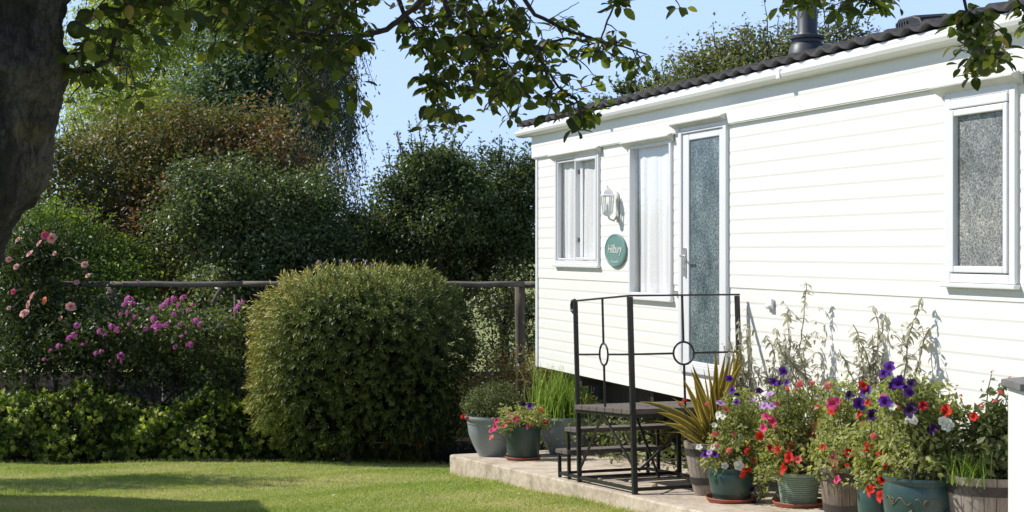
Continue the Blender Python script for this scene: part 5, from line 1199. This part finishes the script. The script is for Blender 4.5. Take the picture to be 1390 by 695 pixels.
# ------------------------------------------------------------------ the apple tree we look out from under
def apple():
    rng = np.random.default_rng(91); pr = random.Random(91); base = V((at(-300, 0, 4.4).x, 4.4, gz(0, 4.4)))
    t = empty('apple_tree', base, 'old leaning fruit tree with thick dark trunk and overhanging leafy boughs', 'tree')
    tr = MB(); path = [(-300, 1165), (-262, 900), (-232, 640), (-158, 440), (-82, 320), (-22, 220), (4, 110), (8, 0), (10, -90)]
    P0 = [at(x, y, 4.4) for x, y in path]
    # smooth path
    pts = []
    for i in range(len(P0) - 1):
        a, b_, c, d = P0[max(i - 1, 0)], P0[i], P0[i + 1], P0[min(i + 2, len(P0) - 1)]
        for k in range(6):
            u = k / 6; pts.append(.5 * ((2 * b_) + (c - a) * u + (2 * a - 5 * b_ + 4 * c - d) * u * u + (3 * b_ - a - 3 * c + d) * u ** 3))
    pts.append(P0[-1]); n = len(pts)
    rad = [.235 - .06 * min(1, i / (n * .55)) + .012 * math.sin(i * .9) for i in range(n)]
    from mathutils import noise as nz
    dense = []; drad = []
    for i in range(n - 1):
        for k in range(5): dense.append(pts[i].lerp(pts[i + 1], k / 5)); drad.append(rad[i] + (rad[i + 1] - rad[i]) * k / 5)
    v0 = len(tr.v); tr.tube(dense, drad, 72, cap=False)
    for i in range(len(dense)):
        for j in range(72):
            q = V(tr.v[v0 + i * 72 + j]); o = (q - dense[i]); a = 2 * math.pi * j / 72; L = i * .02
            e = nz.noise(V((math.cos(a) * 2.2, math.sin(a) * 2.2, L * 3.0))) * .028 + nz.noise(V((math.cos(a) * 7, math.sin(a) * 7, L * 7))) * .009 - abs(nz.noise(V((math.cos(a) * 5, math.sin(a) * 5, L * 9 + 7)))) * .022 + nz.noise(V((math.cos(a) * 16, math.sin(a) * 16, L * 30))) * .004
            tr.v[v0 + i * 72 + j] = tuple(q + o.normalized() * e)
    tr.tube([pts[-4], pts[-1] + V((-.15, 0, .25)), pts[-1] + V((-.6, .2, .7))], [.13, .1, .07], 12); tr.tube([pts[-8], at(-70, -60, 4.2), at(-200, -260, 4.2)], [.13, .11, .08], 12)
    tr.build('trunk', M['trunk'], t, org=base, smooth=True, fix=False)
    br = MB(); limbs = []
    def limb(px, Y0, Y1, r0, r1, vis=True):
        q = [at(x, y, Y0 + (Y1 - Y0) * i / max(1, len(px) - 1)) for i, (x, y) in enumerate(px)]
        f = []
        for i in range(len(q) - 1):
            L = (q[i + 1] - q[i]).length
            for k in range(4): f.append(q[i].lerp(q[i + 1], k / 4) + V((pr.uniform(-1, 1), pr.uniform(-1, 1), pr.uniform(-1, 1))) * (.02 * L if k else 0))
        f.append(q[-1]); m = len(f); br.tube(f, [r0 + (r1 - r0) * i / m for i in range(m)], 7, cap=False, jit=.1, rng=pr); limbs.append(f); return f
    limb([(10, -80), (120, -55), (260, -70), (400, -60), (560, -75), (700, -60), (830, -70)], 4.4, 4.9, .06, .018)
    limb([(300, -68), (500, -160), (800, -200), (1100, -150), (1300, -60)], 4.5, 4.7, .045, .012)
    L1 = [limb([(215, -30), (195, -5), (172, 28), (155, 55)], 4.5, 4.5, .012, .007), limb([(155, 55), (150, 82), (120, 96), (92, 106)], 4.5, 4.4, .007, .004), limb([(140, 10), (165, 14), (190, 6), (215, -6)], 4.5, 4.5, .006, .009)]
    L2 = [limb([(590, -20), (556, 15), (525, 40), (480, 51), (430, 48), (380, 40), (300, 30), (250, 22)], 4.8, 4.6, .011, .004),
          limb([(535, -20), (548, 18), (575, 52), (600, 70)], 4.8, 4.8, .009, .004),
          limb([(600, -20), (612, 30), (640, 46), (666, 48), (700, 57), (722, 65), (742, 58), (770, 52), (800, 57)], 4.8, 4.9, .010, .003),
          limb([(722, 65), (742, 93), (758, 118), (786, 139), (800, 155)], 4.85, 4.8, .006, .002),
          limb([(700, -20), (726, 20), (772, 42), (813, 56), (835, 61), (879, 74)], 4.9, 4.9, .008, .002),
          limb([(815, 56), (822, 35), (834, 6), (838, -15)], 4.9, 4.9, .003, .004), limb([(745, 27), (765, 15), (786, 3)], 4.9, 4.9, .002, .001),
          limb([(570, 60), (592, 104), (595, 153), (612, 160), (619, 168)], 4.8, 4.75, .004, .0015), limb([(644, 49), (645, 82), (652, 110), (690, 130)], 4.85, 4.85, .004, .0015),
          limb([(563, 105), (592, 106), (612, 108)], 4.8, 4.8, .002, .001)]
    L3 = [limb([(1300, -40), (1312, 14), (1325, 45), (1338, 90)], 4.6, 4.5, .006, .002), limb([(1060, -40), (1085, -12), (1110, -6)], 4.6, 4.6, .005, .002), limb([(1140, -40), (1172, -8), (1192, 8)], 4.6, 4.6, .005, .002), limb([(830, -30), (845, 5)], 4.8, 4.8, .004, .002), limb([(905, -30), (918, 2)], 4.8, 4.8, .003, .001), limb([(1365, -20), (1385, 6), (1400, 14)], 4.6, 4.6, .004, .002)]
    parts = []
    def spur(p, nl, L=.046, spread=.045):
        o = V((pr.uniform(-1, 1), pr.uniform(-1, 1), pr.uniform(-1.2, .6))) * spread
        q = p + o; br.tube([p, p.lerp(q, .5) + V((0, 0, .004)), q], [.0028, .0022, .0016], 4, cap=False)
        ph = pr.random() * 6.28; P = []; D = []
        for j in range(nl):
            a = ph + j * 2.4; pet = V((math.cos(a), math.sin(a), pr.uniform(-.9, .5))) * pr.uniform(.010, .022); P.append(q + pet); D.append((math.cos(a) + pr.uniform(-.3, .3), math.sin(a) + pr.uniform(-.3, .3), pr.uniform(-1.3, .3)))
            br.tube([q, q + pet], [.0011, .0009], 3, cap=False)
        P = np.array(P); D = np.array(D); nn = np.array([0, 0, 1.0]) + rng.normal(size=D.shape) * .65
        parts.append(leaves(P, D, nn, L * (.6 + .6 * rng.random(nl)), .62, .28, .18, True, None, rng))
    def along(f, step, nl=(4, 7), start=0.0, spread=.035):
        acc = 0
        for i in range(len(f) - 1):
            L = (f[i + 1] - f[i]).length; acc += L
            if i / len(f) < start: continue
            while acc > step: acc -= step * pr.uniform(.6, 1.4); spur(f[i].lerp(f[i + 1], pr.random()), pr.randint(*nl), spread=spread)
    for f in L1: along(f, .035, (3, 6))
    along(L2[0], .045, (3, 6), .35); along(L2[1], .05); along(L2[2], .032, (4, 7), .2, .05); along(L2[3], .03, (3, 6)); along(L2[4], .045, (3, 6), .25); along(L2[5], .07, (2, 4)); along(L2[7], .035, (3, 5), .2); along(L2[8], .03, (4, 7)); along(L2[9], .05, (2, 3))
    for f in L3: along(f, .022, (4, 7), .3)
    for f in limbs[:2]: along(f, .04, (4, 7), 0, .08)
    # hanging twigs that fill the dense part of the bough
    def fill(n, xr, yr, Y, nl=(4, 7), sag=30):
        for k in range(n):
            x = pr.uniform(*xr); y = pr.uniform(*yr); q = at(x, y, Y + pr.uniform(-.35, .35)); p = at(x + pr.uniform(-25, 25), y - pr.uniform(.4, 1) * sag, q.y); br.tube([p, p.lerp(q, .5) + V((.006, 0, 0)), q], [.0032, .0026, .002], 4, cap=False)
            spur(q, pr.randint(*nl)); spur(p.lerp(q, .5), pr.randint(2, 5))
    fill(54, (180, 500), (-28, 20), 4.6, sag=40); fill(16, (285, 400), (10, 66), 4.6); fill(24, (395, 492), (20, 112), 4.6); fill(7, (415, 440), (105, 150), 4.6, (2, 4)); fill(10, (95, 205), (-10, 60), 4.5); fill(12, (98, 190), (45, 125), 4.45, (3, 5))
    fill(34, (560, 720), (-15, 50), 4.85); fill(32, (575, 745), (40, 120), 4.85); fill(14, (640, 720), (100, 140), 4.85, (3, 5)); fill(8, (780, 878), (60, 90), 4.9, (2, 4), 12); fill(9, (745, 805), (110, 160), 4.8, (2, 4), 15); fill(9, (1312, 1362), (15, 85), 4.5, (4, 6), 15); fill(6, (1065, 1118), (-22, -4), 4.6, (4, 6), 15); fill(5, (1150, 1195), (-10, 12), 4.6, (4, 6), 12); fill(6, (585, 620), (130, 165), 4.8, (2, 4), 12)
    # the rest of the crown overhead
    blobs = [(-.9, 4.7, 3.45, 1.7, 1.2, .62), (.7, 4.9, 3.55, 1.5, 1.1, .6), (-2.3, 4.6, 3.6, 1.3, 1.2, .8), (-.4, 4.2, 4.2, 1.7, 1.3, .6), (1.7, 4.4, 3.7, .9, .8, .5), (-1.8, 3.4, 3.7, 1.4, 1.0, .8), (0, 3.5, 3.7, 1.4, 1.0, .7)]
    P, D, N, r = crown_points(blobs, 300, 14, .2, rng, .5, .3)
    for bl in blobs: br.tube(limb_path(pts[-1], bl[:3], 5, pr, .08), [.07, .06, .05, .04, .025, .012], 7)
    for k in range(150):
        bl = blobs[pr.randrange(len(blobs))]; d = V((pr.gauss(0, 1), pr.gauss(0, 1), pr.gauss(0, 1))).normalized(); e = V(bl[:3]) + V((d.x * bl[3], d.y * bl[4], d.z * bl[5])) * .95; br.tube(limb_path(bl[:3], e, 3, pr), [.014, .011, .008, .003], 4, cap=False)
    low = EYE + 365 / F * P[:, 1] + .02; ok = (P[:, 2] > low) | (P[:, 1] < 1.0); P, D, N, r = P[ok], D[ok], N[ok], r[ok]
    parts.append(leaves(P, D, N, .06 * (.65 + .6 * rng.random(len(P))), .62, .28, .15, True, r, rng))
    M['fruit'] = mat('green_fruit_skin', two((.05, .07, .015), (.10, .11, .025)), 30, .4)
    for px, py, Y, r in ((104, 40, 4.42, .030), (116, 22, 4.5, .026), (1327, 72, 4.5, .022), (1337, 94, 4.48, .025), (1361, 78, 4.52, .022), (1316, 58, 4.55, .018), (690, 118, 4.85, .022)):
        c = at(px, py, Y); f = MB(); prof = [(.001, -.9), (.35, -.88), (.75, -.6), (.98, -.1), (.95, .35), (.65, .75), (.3, .86), (.1, .74), (.001, .7)]
        f.lathe([(a * r, z * r) for a, z in prof], 16, c); f.tube([c + V((0, 0, .7 * r)), c + V((.003, 0, 1.5 * r)), c + V((.006, 0, 2.4 * r))], .0013, 5); f.build('fruit', M['fruit'], t, org=base, smooth=True, fix=False)
    br.build('branches', M['bark'], t, org=base, smooth=True, fix=False)
    v, tri, rr = merge(parts); np_mesh('crown', v, tri, rr, M['lf_apple'], t, org=base, smooth=True)
apple()

# ------------------------------------------------------------------ what stands just beyond the left edge and shades the lawn
def neighbour():
    hh = 2.83; k = hh + .17
    c = V((-1.93 - 1.04 * k, 11.27 + .26 * k, 0)); c.z = -.35
    t = empty('neighbouring_home', c, 'plain white neighbouring mobile home standing left of the lawn', 'mobile home', None, (0, 0, HEAD))
    H_ = hh + .35; L = 5.6; b = MB(); b.box(.06, L, -3.0, -.065, .5, H_ - .06)
    q = MB(); siding(q, .5, H_ - .06, .06, L, 0, .105, []); b.add([(x, -y - .066, z) for x, y, z in q.v], q.f); b.build('wall', M['siding'], t, fix=False)
    for x in (1.2, 3.4):
        f = MB(); f.box(x, x + .9, -.06, -.025, 1.5, 1.55); f.box(x, x + .9, -.06, -.025, 2.45, 2.5); f.box(x, x + .05, -.06, -.026, 1.551, 2.449); f.box(x + .85, x + .9, -.06, -.026, 1.551, 2.449)
        w_ = f.build('window', M['upvc'], t, bevel=.005); p = MB(); p.box(x + .05, x + .85, -.056, -.04, 1.55, 2.45); p.build('pane', M['doorglass'], w_)
    r = MB(); r.add([(0, 0, H_), (L + .1, 0, H_), (L + .1, -1.5, H_ + .35), (0, -1.5, H_ + .35), (0, -3.06, H_), (L + .1, -3.06, H_), (0, 0, H_ - .08), (L + .1, 0, H_ - .08), (0, -3.06, H_ - .08), (L + .1, -3.06, H_ - .08)], [(0, 1, 2, 3), (3, 2, 5, 4), (0, 6, 7, 1), (4, 5, 9, 8), (0, 3, 4, 8, 6), (1, 7, 9, 5, 2), (6, 8, 9, 7)]); r.build('roof', M['tile'], t)
    k_ = MB(); k_.box(.1, L - .1, -2.9, -.1, -.2, .498); k_.build('skirting', M['dark'], t)
neighbour()
tree('garden_tree', 'light garden tree beyond the left edge of the lawn', 'tree', V((-6.4, 14.1, gz(0, 14.1))), [(-6.2, 14.0, 2.3, .8, .7, .5), (-6.9, 14.3, 2.9, .9, .8, .6), (-6.0, 13.7, 1.5, .5, .5, .4), (-5.9, 14.0, 3.0, .5, .5, .35), (-6.3, 13.2, 2.2, .6, .5, .35), (-6.8, 13.6, 1.6, .8, .6, .5), (-7.4, 13.4, 2.6, .8, .6, .5)], 420, 18, .07, 'lf_mid', 35, None, cr=.22, trunk_r=.1)
